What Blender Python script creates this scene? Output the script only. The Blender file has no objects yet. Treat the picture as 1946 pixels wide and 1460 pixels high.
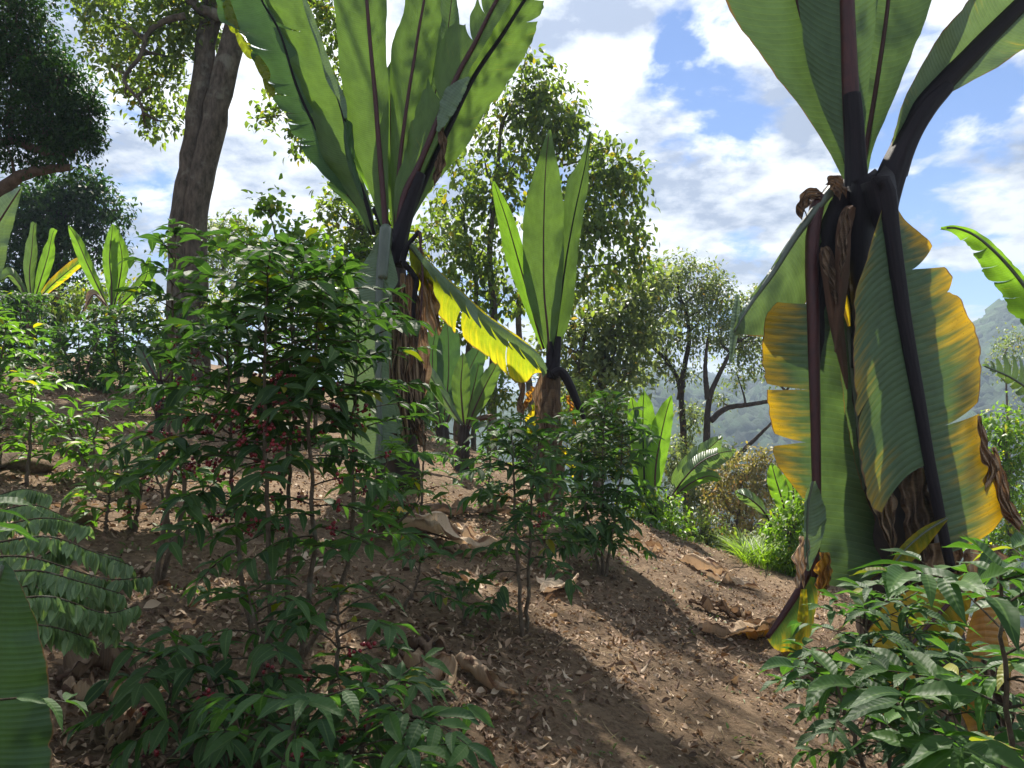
import bpy, math, random
import numpy as np
from math import radians, sin, cos, pi, sqrt
from mathutils import noise as mnoise, Vector

# ------------------------------------------------------------------ camera
S = bpy.context.scene
COL = S.collection
FPX = 1450.0
PITCH = radians(3.95)
CAM = np.array([0.0, 0.0, 1.5])
cam = bpy.data.cameras.new('camera'); cam.lens = 36 * FPX / 1946; cam.sensor_width = 36
cam.clip_end = 5000; cam.clip_start = 0.05
co = bpy.data.objects.new('camera', cam); COL.objects.link(co)
co.location = CAM; co.rotation_euler = (pi / 2 + PITCH, 0, 0)
S.camera = co
# ------------------------------------------------------------------ light
SUN_EL, SUN_AZ = radians(54), radians(-6)      # azimuth measured from +Y towards +X
SUN_DIR = np.array([sin(SUN_AZ) * cos(SUN_EL), cos(SUN_AZ) * cos(SUN_EL), sin(SUN_EL)])
sl = bpy.data.lights.new('sun', 'SUN'); sl.energy = 4.6; sl.angle = radians(0.6); sl.color = (1.0, 0.93, 0.82)
so = bpy.data.objects.new('sun', sl); COL.objects.link(so)
so.rotation_euler = Vector(-SUN_DIR).to_track_quat('-Z', 'Y').to_euler()
S.view_settings.view_transform = 'Standard'; S.view_settings.look = 'None'
S.view_settings.exposure = 1.52; S.view_settings.gamma = 1.0
cy = S.cycles
cy.use_denoising = True
cy.max_bounces = 6; cy.diffuse_bounces = 3; cy.glossy_bounces = 2; cy.transmission_bounces = 4
cy.volume_bounces = 0; cy.transparent_max_bounces = 8
cy.caustics_reflective = False; cy.caustics_refractive = False
cy.sample_clamp_indirect = 4.0

def pdir(u, v):
    a = (u - 973.0) / FPX; b = (730.0 - v) / FPX
    return np.array([a, cos(PITCH) - b * sin(PITCH), sin(PITCH) + b * cos(PITCH)])
def P(u, v, d):
    k = pdir(u, v); return CAM + k * (d / k[1])
def PA(U, V, D):
    U = np.asarray(U, float); V = np.asarray(V, float); D = np.asarray(D, float)
    a = (U - 973.0) / FPX; b = (730.0 - V) / FPX
    y = cos(PITCH) - b * sin(PITCH); z = sin(PITCH) + b * cos(PITCH)
    s = D / y
    return np.stack([a * s, y * s, 1.5 + z * s], -1)

world = bpy.data.worlds.new('World'); S.world = world; world.use_nodes = True
WN = world.node_tree; WN.nodes.clear()
def wn(t, **k):
    n = WN.nodes.new(t)
    for a, b in k.items(): setattr(n, a, b)
    return n
def build_world():
    L = WN.links.new
    out = wn('ShaderNodeOutputWorld'); bg = wn('ShaderNodeBackground'); bg.inputs['Strength'].default_value = 0.1
    sky = wn('ShaderNodeTexSky', sky_type='NISHITA', sun_disc=False, sun_elevation=SUN_EL, sun_rotation=SUN_AZ)
    sky.air_density = 1.0; sky.dust_density = 0.6; sky.altitude = 1500
    tc = wn('ShaderNodeTexCoord')
    sep = wn('ShaderNodeSeparateXYZ'); L(tc.outputs['Generated'], sep.inputs[0])
    za = wn('ShaderNodeMath', operation='ADD'); L(sep.outputs['Z'], za.inputs[0]); za.inputs[1].default_value = 0.22
    zm = wn('ShaderNodeMath', operation='MAXIMUM'); L(za.outputs[0], zm.inputs[0]); zm.inputs[1].default_value = 0.12
    cmb = wn('ShaderNodeCombineXYZ')
    for ax in 'XY':
        dv = wn('ShaderNodeMath', operation='DIVIDE'); L(sep.outputs[ax], dv.inputs[0]); L(zm.outputs[0], dv.inputs[1]); L(dv.outputs[0], cmb.inputs[ax])
    n1 = wn('ShaderNodeTexNoise'); n1.inputs['Scale'].default_value = 3.3; n1.inputs['Detail'].default_value = 9; n1.inputs['Roughness'].default_value = 0.6; n1.inputs['Distortion'].default_value = 0.25
    mp = wn('ShaderNodeMapping'); mp.inputs['Location'].default_value = (3.1, 1.7, 0.4); L(cmb.outputs[0], mp.inputs['Vector']); L(mp.outputs[0], n1.inputs['Vector'])
    ct = wn('ShaderNodeMath', operation='MULTIPLY_ADD'); L(n1.outputs['Fac'], ct.inputs[0]); ct.inputs[1].default_value = 1.9; ct.inputs[2].default_value = -.43; acc = ct.outputs[0]
    # clear patches of blue, each at its own bearing in the sky
    holes = [(1265, 150, .055, .27), (1380, 175, .07, .26), (1180, 190, .03, .1), (1760, 375, .10, .2), (1850, 10, .10, .22), (1390, 492, .035, .28), (1270, 75, .03, .2), (1860, 590, .07, .22),
             (300, 335, .07, .2), (600, 420, .05, .2), (95, 60, .05, .15), (240, 210, .03, .12), (1890, 240, .02, .05), (700, 5, .04, .12), (960, 560, .05, .2),
             (1480, 330, .12, -.14), (1450, 60, .05, -.1), (1850, 480, .08, -.1), (1100, 60, .09, -.16), (480, 330, .1, -.1), (1250, 300, .1, -.12), (1300, 420, .08, -.08)]
    for u, v, r, a in holes:
        k = pdir(u, v); k = k / np.linalg.norm(k)
        ds = wn('ShaderNodeVectorMath', operation='DISTANCE'); L(tc.outputs['Generated'], ds.inputs[0]); ds.inputs[1].default_value = k
        mr = wn('ShaderNodeMapRange', interpolation_type='SMOOTHSTEP'); L(ds.outputs['Value'], mr.inputs['Value'])
        mr.inputs['From Min'].default_value = 0; mr.inputs['From Max'].default_value = r * 2.0; mr.inputs['To Min'].default_value = -a; mr.inputs['To Max'].default_value = 0
        ad = wn('ShaderNodeMath', operation='ADD'); L(acc, ad.inputs[0]); L(mr.outputs[0], ad.inputs[1]); acc = ad.outputs[0]
    cr = wn('ShaderNodeValToRGB'); L(acc, cr.inputs[0])
    cr.color_ramp.elements[0].position = 0.27; cr.color_ramp.elements[0].color = (0, 0, 0, 1)
    cr.color_ramp.elements[1].position = 0.45; cr.color_ramp.elements[1].color = (1, 1, 1, 1)
    # thick parts turn grey, thin parts stay white
    n2 = wn('ShaderNodeTexNoise'); n2.inputs['Scale'].default_value = 4.2; n2.inputs['Detail'].default_value = 7; n2.inputs['Roughness'].default_value = 0.6
    mp2 = wn('ShaderNodeMapping'); mp2.inputs['Location'].default_value = (7.7, 2.2, 3.4); L(cmb.outputs[0], mp2.inputs['Vector']); L(mp2.outputs[0], n2.inputs['Vector'])
    cc = wn('ShaderNodeValToRGB'); L(n2.outputs['Fac'], cc.inputs[0])
    e = cc.color_ramp.elements
    e[0].position = 0.41; e[0].color = (1.15, 1.36, 1.80, 1)
    e[1].position = 0.59; e[1].color = (3.5, 3.6, 3.7, 1)
    # brighter towards the sun
    dt = wn('ShaderNodeVectorMath', operation='DOT_PRODUCT'); L(tc.outputs['Generated'], dt.inputs[0]); dt.inputs[1].default_value = SUN_DIR
    gl = wn('ShaderNodeMapRange', interpolation_type='SMOOTHSTEP'); L(dt.outputs['Value'], gl.inputs['Value'])
    gl.inputs['From Min'].default_value = 0.55; gl.inputs['From Max'].default_value = 1.0; gl.inputs['To Min'].default_value = 1.0; gl.inputs['To Max'].default_value = 1.7
    vs = wn('ShaderNodeVectorMath', operation='SCALE'); L(cc.outputs['Color'], vs.inputs[0]); L(gl.outputs[0], vs.inputs['Scale'])
    sk = wn('ShaderNodeVectorMath', operation='MULTIPLY'); L(sky.outputs[0], sk.inputs[0]); sk.inputs[1].default_value = (0.36, 0.45, 0.58)
    mx = wn('ShaderNodeMix', data_type='RGBA'); L(cr.outputs['Color'], mx.inputs['Factor']); L(sk.outputs[0], mx.inputs['A']); L(vs.outputs[0], mx.inputs['B'])
    L(mx.outputs['Result'], bg.inputs['Color']); L(bg.outputs[0], out.inputs['Surface'])
build_world()
world.cycles.sampling_method = 'MANUAL'; world.cycles.sample_map_resolution = 512

rng = np.random.default_rng(11)
random.seed(5)

# ------------------------------------------------------------------ terrain
def lumps(x, y):
    return (0.030 * np.sin(1.9 * x + 0.7 * y + 1) * np.sin(1.3 * y - 0.6 * x) + 0.018 * np.sin(4.3 * x + 2.1 * y) * np.sin(3.7 * y + 0.5)
            + 0.010 * np.sin(9.1 * x - 3 * y + 2) * np.sin(8.3 * y + 2 * x) + 0.006 * np.sin(21 * x + 5 * y) * np.sin(19 * y - 7 * x))
def H(x, y):
    x = np.asarray(x, float); y = np.asarray(y, float)
    xn = np.minimum(x, 0); xp = np.maximum(x, 0)
    g = 2.2 * (1 - np.exp(0.274 * xn / 2.2)) - 14 * (1 - np.exp(-0.274 * xp / 14))
    yy = np.where(y > 0, y, y * 0.3)
    yc = 8.3 + 1.35 * np.maximum(0, 2.0 - x)
    s = np.maximum(0, yy - yc)
    base = 0.0943 * np.minimum(yy, 34) + g
    z = base - 0.62 * s * s / (s + 5)
    r = np.hypot(x, y)
    z = np.where(z < -42, -42 - 6 * (1 - np.exp((z + 42) / 20)), z)
    fade = np.clip(1.5 - r / 40, 0, 1)
    return z + lumps(x, y) * fade + 0.7 * np.sin(x * .05) * np.sin(y * .043) * np.clip((r - 40) / 60, 0, 1)
def gp(u, v):
    k = pdir(u, v); t = 0.6
    prev = t
    while t < 60:
        p = CAM + k * t
        if p[2] < float(H(p[0], p[1])):
            a, b = prev, t
            for _ in range(20):
                m = (a + b) / 2; q = CAM + k * m
                if q[2] < float(H(q[0], q[1])): b = m
                else: a = m
            return CAM + k * b
        prev = t; t += 0.04
    return None
def gd(u, d):
    'ground point under pixel column u at distance d'
    x = (u - 973.0) / FPX * d; return np.array([x, d, float(H(x, d))])

# ------------------------------------------------------------------ mesh builder
class MB:
    def __init__(s): s.v = []; s.f4 = []; s.f3 = []; s.uv = []; s.c = []; s.n = 0
    def add(s, v, f4=None, f3=None, uv=None, col=None):
        v = np.asarray(v, np.float32).reshape(-1, 3); k = len(v)
        s.v.append(v)
        if f4 is not None and len(f4): s.f4.append(np.asarray(f4, np.int32).reshape(-1, 4) + s.n)
        if f3 is not None and len(f3): s.f3.append(np.asarray(f3, np.int32).reshape(-1, 3) + s.n)
        s.uv.append(np.zeros((k, 2), np.float32) if uv is None else np.asarray(uv, np.float32).reshape(-1, 2))
        s.c.append(np.zeros((k, 4), np.float32) if col is None else np.asarray(col, np.float32).reshape(-1, 4))
        s.n += k
    def build(s, name, mat, parent=None, org=None, smooth=True):
        if not s.n: return None
        me = bpy.data.meshes.new(name)
        V = np.concatenate(s.v)
        if org is not None: V = V - np.asarray(org, np.float32)
        f4 = np.concatenate(s.f4) if s.f4 else np.zeros((0, 4), np.int32)
        f3 = np.concatenate(s.f3) if s.f3 else np.zeros((0, 3), np.int32)
        loops = np.concatenate([f4.ravel(), f3.ravel()]).astype(np.int32)
        tot = np.concatenate([np.full(len(f4), 4), np.full(len(f3), 3)]).astype(np.int32)
        st = np.concatenate([[0], np.cumsum(tot)[:-1]]).astype(np.int32)
        me.vertices.add(len(V)); me.vertices.foreach_set('co', V.ravel())
        me.loops.add(len(loops)); me.loops.foreach_set('vertex_index', loops)
        me.polygons.add(len(tot)); me.polygons.foreach_set('loop_start', st); me.polygons.foreach_set('loop_total', tot)
        me.polygons.foreach_set('use_smooth', np.full(len(tot), smooth))
        uv = np.concatenate(s.uv)
        ul = me.uv_layers.new(name='UVMap'); ul.data.foreach_set('uv', uv[loops].ravel())
        c = np.concatenate(s.c)
        if c.any():
            ca = me.color_attributes.new('tint', 'FLOAT_COLOR', 'POINT'); ca.data.foreach_set('color', c.ravel())
        me.update(); me.validate()
        me.materials.append(mat)
        o = bpy.data.objects.new(name, me); COL.objects.link(o)
        if parent is not None: o.parent = parent
        elif org is not None: o.location = org
        return o
def tag(o, label=None, cat=None, group=None, kind=None):
    if label: o['label'] = label
    if cat: o['category'] = cat
    if group: o['group'] = group
    if kind: o['kind'] = kind
    return o
def empty(name, loc, label, cat, group=None):
    o = bpy.data.objects.new(name, None); COL.objects.link(o); o.location = loc
    o.empty_display_size = 0.1
    return tag(o, label, cat, group)
def crs(pts, m):
    'Catmull-Rom resample to m rows'
    p = np.asarray(pts, float); n = len(p)
    if n == 2: t = np.linspace(0, 1, m)[:, None]; return p[0] * (1 - t) + p[1] * t
    seg = np.hypot(*(p[1:, :2] - p[:-1, :2]).T) if p.shape[1] != 3 else np.linalg.norm(p[1:] - p[:-1], axis=1)
    cum = np.concatenate([[0], np.cumsum(seg)]); q = np.linspace(0, cum[-1], m)
    e = np.vstack([2 * p[0] - p[1], p, 2 * p[-1] - p[-2]])
    i = np.clip(np.searchsorted(cum, q, side='right') - 1, 0, n - 2)
    t = ((q - cum[i]) / np.maximum(cum[i + 1] - cum[i], 1e-9))[:, None]
    a, b, c, d = e[i], e[i + 1], e[i + 2], e[i + 3]
    return 0.5 * ((2 * b) + (c - a) * t + (2 * a - 5 * b + 4 * c - d) * t ** 2 + (3 * b - a - 3 * c + d) * t ** 3)
def tube(mb, pts, rad, sides=8, seg=None, wob=0.0, flat=None, cap=True, groove=0.0):
    pts = np.asarray(pts, float); rad = np.asarray(rad, float)
    if seg:
        q = crs(np.column_stack([pts, np.interp(np.linspace(0, 1, len(pts)), np.linspace(0, 1, len(rad)), rad), np.zeros(len(pts))])[:, :4] if False else pts, seg)
        r = np.interp(np.linspace(0, 1, seg), np.linspace(0, 1, len(rad)), rad); pts = q; rad = r
    elif len(rad) != len(pts): rad = np.interp(np.linspace(0, 1, len(pts)), np.linspace(0, 1, len(rad)), rad)
    n = len(pts); T = np.gradient(pts, axis=0); T /= np.linalg.norm(T, axis=1)[:, None] + 1e-9
    ref = np.array([0.13, -1.0, 0.2]); ref = ref - T[0] * ref.dot(T[0]); ref /= np.linalg.norm(ref) + 1e-9
    X = np.zeros((n, 3)); X[0] = ref
    for i in range(1, n):
        r_ = X[i - 1] - T[i] * X[i - 1].dot(T[i]); X[i] = r_ / (np.linalg.norm(r_) + 1e-9)
    Y = np.cross(T, X)
    a = np.linspace(0, 2 * pi, sides, endpoint=False)
    R = rad[:, None] * (1 + wob * (rng.random((n, sides)) - .5))
    if wob: R = R * (1 + wob * 1.3 * np.sin(a * 5 + 1)[None, :])
    if groove: R = R * (1 + groove * np.cos(a * 7 + .6)[None, :] + groove * .5 * np.cos(a * 3)[None, :] + groove * .6 * np.sin(np.linspace(0, 9, n))[:, None])
    fy = 1.0 if flat is None else flat
    V = pts[:, None, :] + X[:, None, :] * (R * np.cos(a))[..., None] * fy + Y[:, None, :] * (R * np.sin(a))[..., None]
    idx = np.arange(n * sides).reshape(n, sides)
    f = np.stack([idx[:-1], np.roll(idx[:-1], -1, 1), np.roll(idx[1:], -1, 1), idx[1:]], -1).reshape(-1, 4)
    L = np.concatenate([[0], np.cumsum(np.linalg.norm(pts[1:] - pts[:-1], axis=1))])
    uv = np.stack(np.broadcast_arrays(a[None, :] / (2 * pi), L[:, None]), -1)
    V = V.reshape(-1, 3); f3 = []
    if cap:
        V = np.vstack([V, pts[0], pts[-1]]); uv = np.vstack([uv.reshape(-1, 2), [0, 0], [0, L[-1]]])
        k = n * sides
        for j in range(sides):
            f3.append((k, idx[0, (j + 1) % sides], idx[0, j])); f3.append((k + 1, idx[-1, j], idx[-1, (j + 1) % sides]))
    mb.add(V, f, f3 or None, uv=uv)

# ------------------------------------------------------------------ materials
def mat(name):
    m = bpy.data.materials.new(name); m.use_nodes = True; nt = m.node_tree; nt.nodes.clear()
    out = nt.nodes.new('ShaderNodeOutputMaterial')
    def N(t, **k):
        n = nt.nodes.new(t)
        for a, b in k.items():
            if hasattr(n, a): setattr(n, a, b)
        return n
    return m, nt, N, nt.links.new, out
def setin(n, **k):
    for a, b in k.items(): n.inputs[a.replace('_', ' ')].default_value = b
def mixc(N, L, f, a, b, mode='MIX'):
    m = N('ShaderNodeMix', data_type='RGBA', blend_type=mode)
    for inp, val in (('Factor', f), ('A', a), ('B', b)):
        if hasattr(val, 'is_output') or hasattr(val, 'links') and not isinstance(val, tuple): L(val, m.inputs[inp])
        else: m.inputs[inp].default_value = val if not isinstance(val, tuple) or len(val) == 4 else (*val, 1)
    return m.outputs['Result']
def leaf_shader(N, L, out, colr, tcol, tw, rough, spec=0.5, nrm=None):
    p = N('ShaderNodeBsdfPrincipled'); L(colr, p.inputs['Base Color']); p.inputs['Roughness'].default_value = rough
    p.inputs['Specular IOR Level'].default_value = spec
    t = N('ShaderNodeBsdfTranslucent'); L(tcol, t.inputs['Color'])
    m = N('ShaderNodeMixShader'); m.inputs[0].default_value = tw; L(p.outputs[0], m.inputs[1]); L(t.outputs[0], m.inputs[2])
    if nrm is not None: L(nrm, p.inputs['Normal'])
    L(m.outputs[0], out.inputs['Surface'])
def foliage_mat(name, ca, cb, trans, tw=0.4, rough=0.4, spec=0.5, odd=None, oddamt=0.0, veins=False):
    m, nt, N, L, out = mat(name)
    g = N('ShaderNodeNewGeometry'); r = g.outputs['Random Per Island']
    c = mixc(N, L, r, ca, cb)
    wn_ = N('ShaderNodeTexWhiteNoise', noise_dimensions='1D'); L(r, wn_.inputs['W'])
    n = N('ShaderNodeTexNoise'); setin(n, Scale=1.1, Detail=2.0)
    tco = N('ShaderNodeTexCoord'); L(tco.outputs['Object'], n.inputs['Vector'])
    mr = N('ShaderNodeMapRange'); L(n.outputs['Fac'], mr.inputs['Value']); setin(mr, From_Min=.3, From_Max=.7, To_Min=.72, To_Max=1.3)
    c = mixc(N, L, 1.0, c, mr.outputs[0], 'MULTIPLY')
    if odd:
        th = N('ShaderNodeMath', operation='GREATER_THAN'); L(wn_.outputs['Value'], th.inputs[0]); th.inputs[1].default_value = 1 - oddamt
        c = mixc(N, L, th.outputs[0], c, odd)
    nr = None
    if veins:
        uv = N('ShaderNodeUVMap'); sx = N('ShaderNodeSeparateXYZ'); L(uv.outputs[0], sx.inputs[0])
        ab = N('ShaderNodeMath', operation='ABSOLUTE'); L(sx.outputs['Y'], ab.inputs[0])
        ml = N('ShaderNodeMapRange', interpolation_type='SMOOTHSTEP'); L(ab.outputs[0], ml.inputs['Value']); setin(ml, From_Min=.02, From_Max=.16, To_Min=.55, To_Max=0.)
        v1 = N('ShaderNodeMath', operation='MULTIPLY_ADD'); L(ab.outputs[0], v1.inputs[0]); v1.inputs[1].default_value = -.10; L(sx.outputs['X'], v1.inputs[2])
        v2 = N('ShaderNodeMath', operation='MULTIPLY'); L(v1.outputs[0], v2.inputs[0]); v2.inputs[1].default_value = 62
        v3 = N('ShaderNodeMath', operation='SINE'); L(v2.outputs[0], v3.inputs[0])
        nf = N('ShaderNodeTexNoise'); setin(nf, Scale=60.0, Detail=2.0); L(tco.outputs['Object'], nf.inputs['Vector'])
        hs = N('ShaderNodeMath', operation='MULTIPLY_ADD'); L(nf.outputs['Fac'], hs.inputs[0]); hs.inputs[1].default_value = 2.2; L(v3.outputs[0], hs.inputs[2])
        bp = N('ShaderNodeBump'); L(hs.outputs[0], bp.inputs['Height']); setin(bp, Strength=.2, Distance=.002); nr = bp.outputs[0]
        c = mixc(N, L, ml.outputs[0], c, (ca[0] * 3 + .04, ca[1] * 2 + .06, ca[2] * 2 + .02, 1))
    t = mixc(N, L, 1.0, c, (trans[0], trans[1], trans[2]), 'MULTIPLY')
    leaf_shader(N, L, out, c, t, tw, rough, spec, nr)
    return m
def ensete_mat(name, green, yellow=(0.50, 0.31, 0.015), tw=0.36, rough=0.42, freq=20.0, trans=(1.75, 1.75, 0.66), brown=(0.16, 0.09, 0.045), bump=0.6, spec=.5):
    m, nt, N, L, out = mat(name)
    at = N('ShaderNodeAttribute', attribute_name='tint'); sp = N('ShaderNodeSeparateColor'); L(at.outputs['Color'], sp.inputs[0])
    uv = N('ShaderNodeUVMap'); sx = N('ShaderNodeSeparateXYZ'); L(uv.outputs[0], sx.inputs[0])
    # streaks that run along the side veins
    mp = N('ShaderNodeMapping'); mp.inputs['Scale'].default_value = (1.2, 26, 1); L(uv.outputs[0], mp.inputs['Vector'])
    ns = N('ShaderNodeTexNoise'); setin(ns, Scale=1.0, Detail=4.0, Roughness=.6); L(mp.outputs[0], ns.inputs['Vector'])
    mp2 = N('ShaderNodeMapping'); mp2.inputs['Scale'].default_value = (2.2, 5.0, 1); L(uv.outputs[0], mp2.inputs['Vector'])
    nb = N('ShaderNodeTexNoise'); setin(nb, Scale=1.6, Detail=6.0, Roughness=.65); L(mp2.outputs[0], nb.inputs['Vector'])
    ym = N('ShaderNodeMath', operation='MULTIPLY_ADD'); L(ns.outputs['Fac'], ym.inputs[0]); ym.inputs[1].default_value = 0.9; L(sp.outputs[0], ym.inputs[2])
    ys = N('ShaderNodeMapRange', interpolation_type='SMOOTHSTEP'); L(ym.outputs[0], ys.inputs['Value']); setin(ys, From_Min=.62, From_Max=1.2)
    gv = N('ShaderNodeMapRange'); L(nb.outputs['Fac'], gv.inputs['Value']); setin(gv, From_Min=.25, From_Max=.75, To_Min=.75, To_Max=1.25)
    g = mixc(N, L, 1.0, (*green, 1), gv.outputs[0], 'MULTIPLY')
    # veins
    wv = N('ShaderNodeMath', operation='MULTIPLY'); L(sx.outputs['Y'], wv.inputs[0]); wv.inputs[1].default_value = freq * 2 * pi
    sn = N('ShaderNodeMath', operation='SINE'); L(wv.outputs[0], sn.inputs[0])
    vr = N('ShaderNodeMapRange', interpolation_type='SMOOTHSTEP'); L(sn.outputs[0], vr.inputs['Value']); setin(vr, From_Min=.86, From_Max=1.0, To_Min=0, To_Max=.55)
    g = mixc(N, L, vr.outputs[0], g, (green[0] * 1.35 + .01, green[1] * 1.25 + .01, green[2] * 1.1, 1))
    fw = N('ShaderNodeMath', operation='MULTIPLY'); L(sx.outputs['Y'], fw.inputs[0]); fw.inputs[1].default_value = freq * 2 * pi * 5.3
    fs = N('ShaderNodeMath', operation='SINE'); L(fw.outputs[0], fs.inputs[0])
    c = mixc(N, L, ys.outputs[0], g, (*yellow, 1))
    bm = N('ShaderNodeMath', operation='MULTIPLY_ADD'); L(nb.outputs['Fac'], bm.inputs[0]); bm.inputs[1].default_value = 0.9; L(sp.outputs[1], bm.inputs[2])
    bs = N('ShaderNodeMapRange', interpolation_type='SMOOTHSTEP'); L(bm.outputs[0], bs.inputs['Value']); setin(bs, From_Min=.88, From_Max=1.08)
    c = mixc(N, L, bs.outputs[0], c, (*brown, 1))
    # small dark freckles where the blade is dying
    vo = N('ShaderNodeTexVoronoi'); mp3 = N('ShaderNodeMapping'); mp3.inputs['Scale'].default_value = (14, 60, 1); L(uv.outputs[0], mp3.inputs['Vector']); L(mp3.outputs[0], vo.inputs['Vector']); vo.inputs['Scale'].default_value = 1.0
    vl = N('ShaderNodeMapRange'); L(vo.outputs['Distance'], vl.inputs['Value']); setin(vl, From_Min=.10, From_Max=.2, To_Min=.8, To_Max=0)
    vm = N('ShaderNodeMath', operation='MULTIPLY'); L(vl.outputs[0], vm.inputs[0]); L(ys.outputs[0], vm.inputs[1])
    c = mixc(N, L, vm.outputs[0], c, (.12, .06, .02, 1))
    t = mixc(N, L, 1.0, c, (*trans, 1), 'MULTIPLY')
    bsum = N('ShaderNodeMath', operation='MULTIPLY_ADD'); L(fs.outputs[0], bsum.inputs[0]); bsum.inputs[1].default_value = .13; L(sn.outputs[0], bsum.inputs[2])
    bp = N('ShaderNodeBump'); sh = N('ShaderNodeMath', operation='MULTIPLY_ADD'); L(vr.outputs[0], sh.inputs[0]); sh.inputs[1].default_value = 1.6
    lo_ = N('ShaderNodeMath', operation='MULTIPLY'); L(bsum.outputs[0], lo_.inputs[0]); lo_.inputs[1].default_value = .45; L(lo_.outputs[0], sh.inputs[2]); L(sh.outputs[0], bp.inputs['Height']); setin(bp, Strength=bump, Distance=.006)
    leaf_shader(N, L, out, c, t, tw, rough, spec, bp.outputs[0])
    return m
def fibre_mat(name, ca, cb, rough=.85, sc=(60, 3, 1), bump=.5, spec=.3, dist=.01):
    m, nt, N, L, out = mat(name)
    uv = N('ShaderNodeUVMap'); mp = N('ShaderNodeMapping'); mp.inputs['Scale'].default_value = sc; L(uv.outputs[0], mp.inputs['Vector'])
    n = N('ShaderNodeTexNoise'); setin(n, Scale=1.0, Detail=6.0, Roughness=.65, Distortion=.4); L(mp.outputs[0], n.inputs['Vector'])
    r = N('ShaderNodeMapRange'); L(n.outputs['Fac'], r.inputs['Value']); setin(r, From_Min=.3, From_Max=.7)
    c = mixc(N, L, r.outputs[0], (*ca, 1), (*cb, 1))
    p = N('ShaderNodeBsdfPrincipled'); L(c, p.inputs['Base Color']); setin(p, Roughness=rough); p.inputs['Specular IOR Level'].default_value = spec
    b = N('ShaderNodeBump'); L(n.outputs['Fac'], b.inputs['Height']); setin(b, Strength=bump, Distance=dist); L(b.outputs[0], p.inputs['Normal'])
    L(p.outputs[0], out.inputs['Surface']); return m
def bark_mat(name, ca, cb, cc=(.25, .26, .2), sc=3.0):
    m, nt, N, L, out = mat(name)
    tco = N('ShaderNodeTexCoord'); mp = N('ShaderNodeMapping'); mp.inputs['Scale'].default_value = (1, 1, .35); L(tco.outputs['Object'], mp.inputs['Vector'])
    n = N('ShaderNodeTexNoise'); setin(n, Scale=sc * 4, Detail=9.0, Roughness=.7); L(mp.outputs[0], n.inputs['Vector'])
    n2 = N('ShaderNodeTexNoise'); setin(n2, Scale=sc, Detail=5.0, Roughness=.6); L(tco.outputs['Object'], n2.inputs['Vector'])
    r = N('ShaderNodeMapRange'); L(n.outputs['Fac'], r.inputs['Value']); setin(r, From_Min=.35, From_Max=.65)
    c = mixc(N, L, r.outputs[0], (*ca, 1), (*cb, 1))
    r2 = N('ShaderNodeMapRange'); L(n2.outputs['Fac'], r2.inputs['Value']); setin(r2, From_Min=.55, From_Max=.68, To_Max=.7)
    c = mixc(N, L, r2.outputs[0], c, (*cc, 1))
    p = N('ShaderNodeBsdfPrincipled'); L(c, p.inputs['Base Color']); setin(p, Roughness=.95); p.inputs['Specular IOR Level'].default_value = .2
    b = N('ShaderNodeBump'); L(n.outputs['Fac'], b.inputs['Height']); setin(b, Strength=.9, Distance=.04); L(b.outputs[0], p.inputs['Normal'])
    L(p.outputs[0], out.inputs['Surface']); return m

M = {}
M['ens'] = ensete_mat('ensete_green', (0.075, 0.135, 0.045), freq=48, bump=.22, rough=.5, spec=.35)
M['ens_big'] = ensete_mat('ensete_broad', (0.066, 0.118, 0.064), freq=22, tw=.27, yellow=(.52, .31, .012), bump=.55, rough=.5, spec=.35)
M['ens_near'] = ensete_mat('ensete_near', (0.035, 0.080, 0.030), freq=75, tw=.10, bump=.2, rough=.5, spec=.3)  # colour darkened and translucency cut in place of shade on the near leaf
M['ens_grey'] = ensete_mat('ensete_glaucous', (0.095, 0.155, 0.10), freq=40, tw=.24, rough=.45, bump=.3, spec=.45)
M['ens_lit'] = ensete_mat('ensete_sunlit_tint', (0.10, 0.185, 0.035), freq=48, tw=.55, bump=.3, rough=.5, spec=.35, trans=(1.7, 1.85, .55))  # brighter copy of the green blade, sunlit glow put into its colour
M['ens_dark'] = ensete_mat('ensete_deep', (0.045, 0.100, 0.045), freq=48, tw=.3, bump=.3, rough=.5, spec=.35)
M['ens_yel'] = ensete_mat('ensete_yellowing', (0.17, 0.20, 0.02), yellow=(.55, .38, .02), freq=24, tw=.6, trans=(1.5, 1.6, .6))
M['banana'] = ensete_mat('banana_leaf', (0.10, 0.17, 0.075), freq=30, tw=.35, rough=.35, bump=1.0, spec=.7)
M['rib_red'] = fibre_mat('midrib_maroon', (.030, .010, .014), (.075, .022, .022), rough=.5, sc=(4, 8, 1), bump=.2, spec=.35)
M['rib_dark'] = fibre_mat('petiole_dark', (.003, .0035, .007), (.020, .014, .018), rough=.6, sc=(26, 3, 1), bump=.6, spec=.18)
M['rib_green'] = fibre_mat('midrib_green', (.035, .05, .03), (.07, .09, .045), rough=.4, sc=(4, 8, 1), bump=.1, spec=.6)
M['rib_grey'] = fibre_mat('petiole_grey_green', (.05, .07, .055), (.09, .12, .09), rough=.4, sc=(5, 6, 1), bump=.15, spec=.6)
M['stem'] = fibre_mat('pseudostem_black', (.010, .009, .012), (.05, .032, .025), rough=.6, sc=(24, 5, 1), bump=.6)
M['stem_brown'] = fibre_mat('pseudostem_fibrous', (.03, .020, .015), (.19, .13, .085), rough=.9, sc=(22, 5, 1), bump=1.0, dist=.02)
M['dry'] = ensete_mat('dry_leaf_tan', (.30, .215, .145), yellow=(.38, .28, .18), tw=.18, rough=.8, freq=24, trans=(1.1, .9, .7), brown=(.12, .07, .045), bump=.4, spec=.2)
M['dry_dark'] = ensete_mat('dry_leaf_brown', (.12, .082, .058), yellow=(.22, .155, .105), tw=.12, rough=.85, freq=24, trans=(1., .9, .8), brown=(.05, .03, .022), bump=.4, spec=.2)
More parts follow.
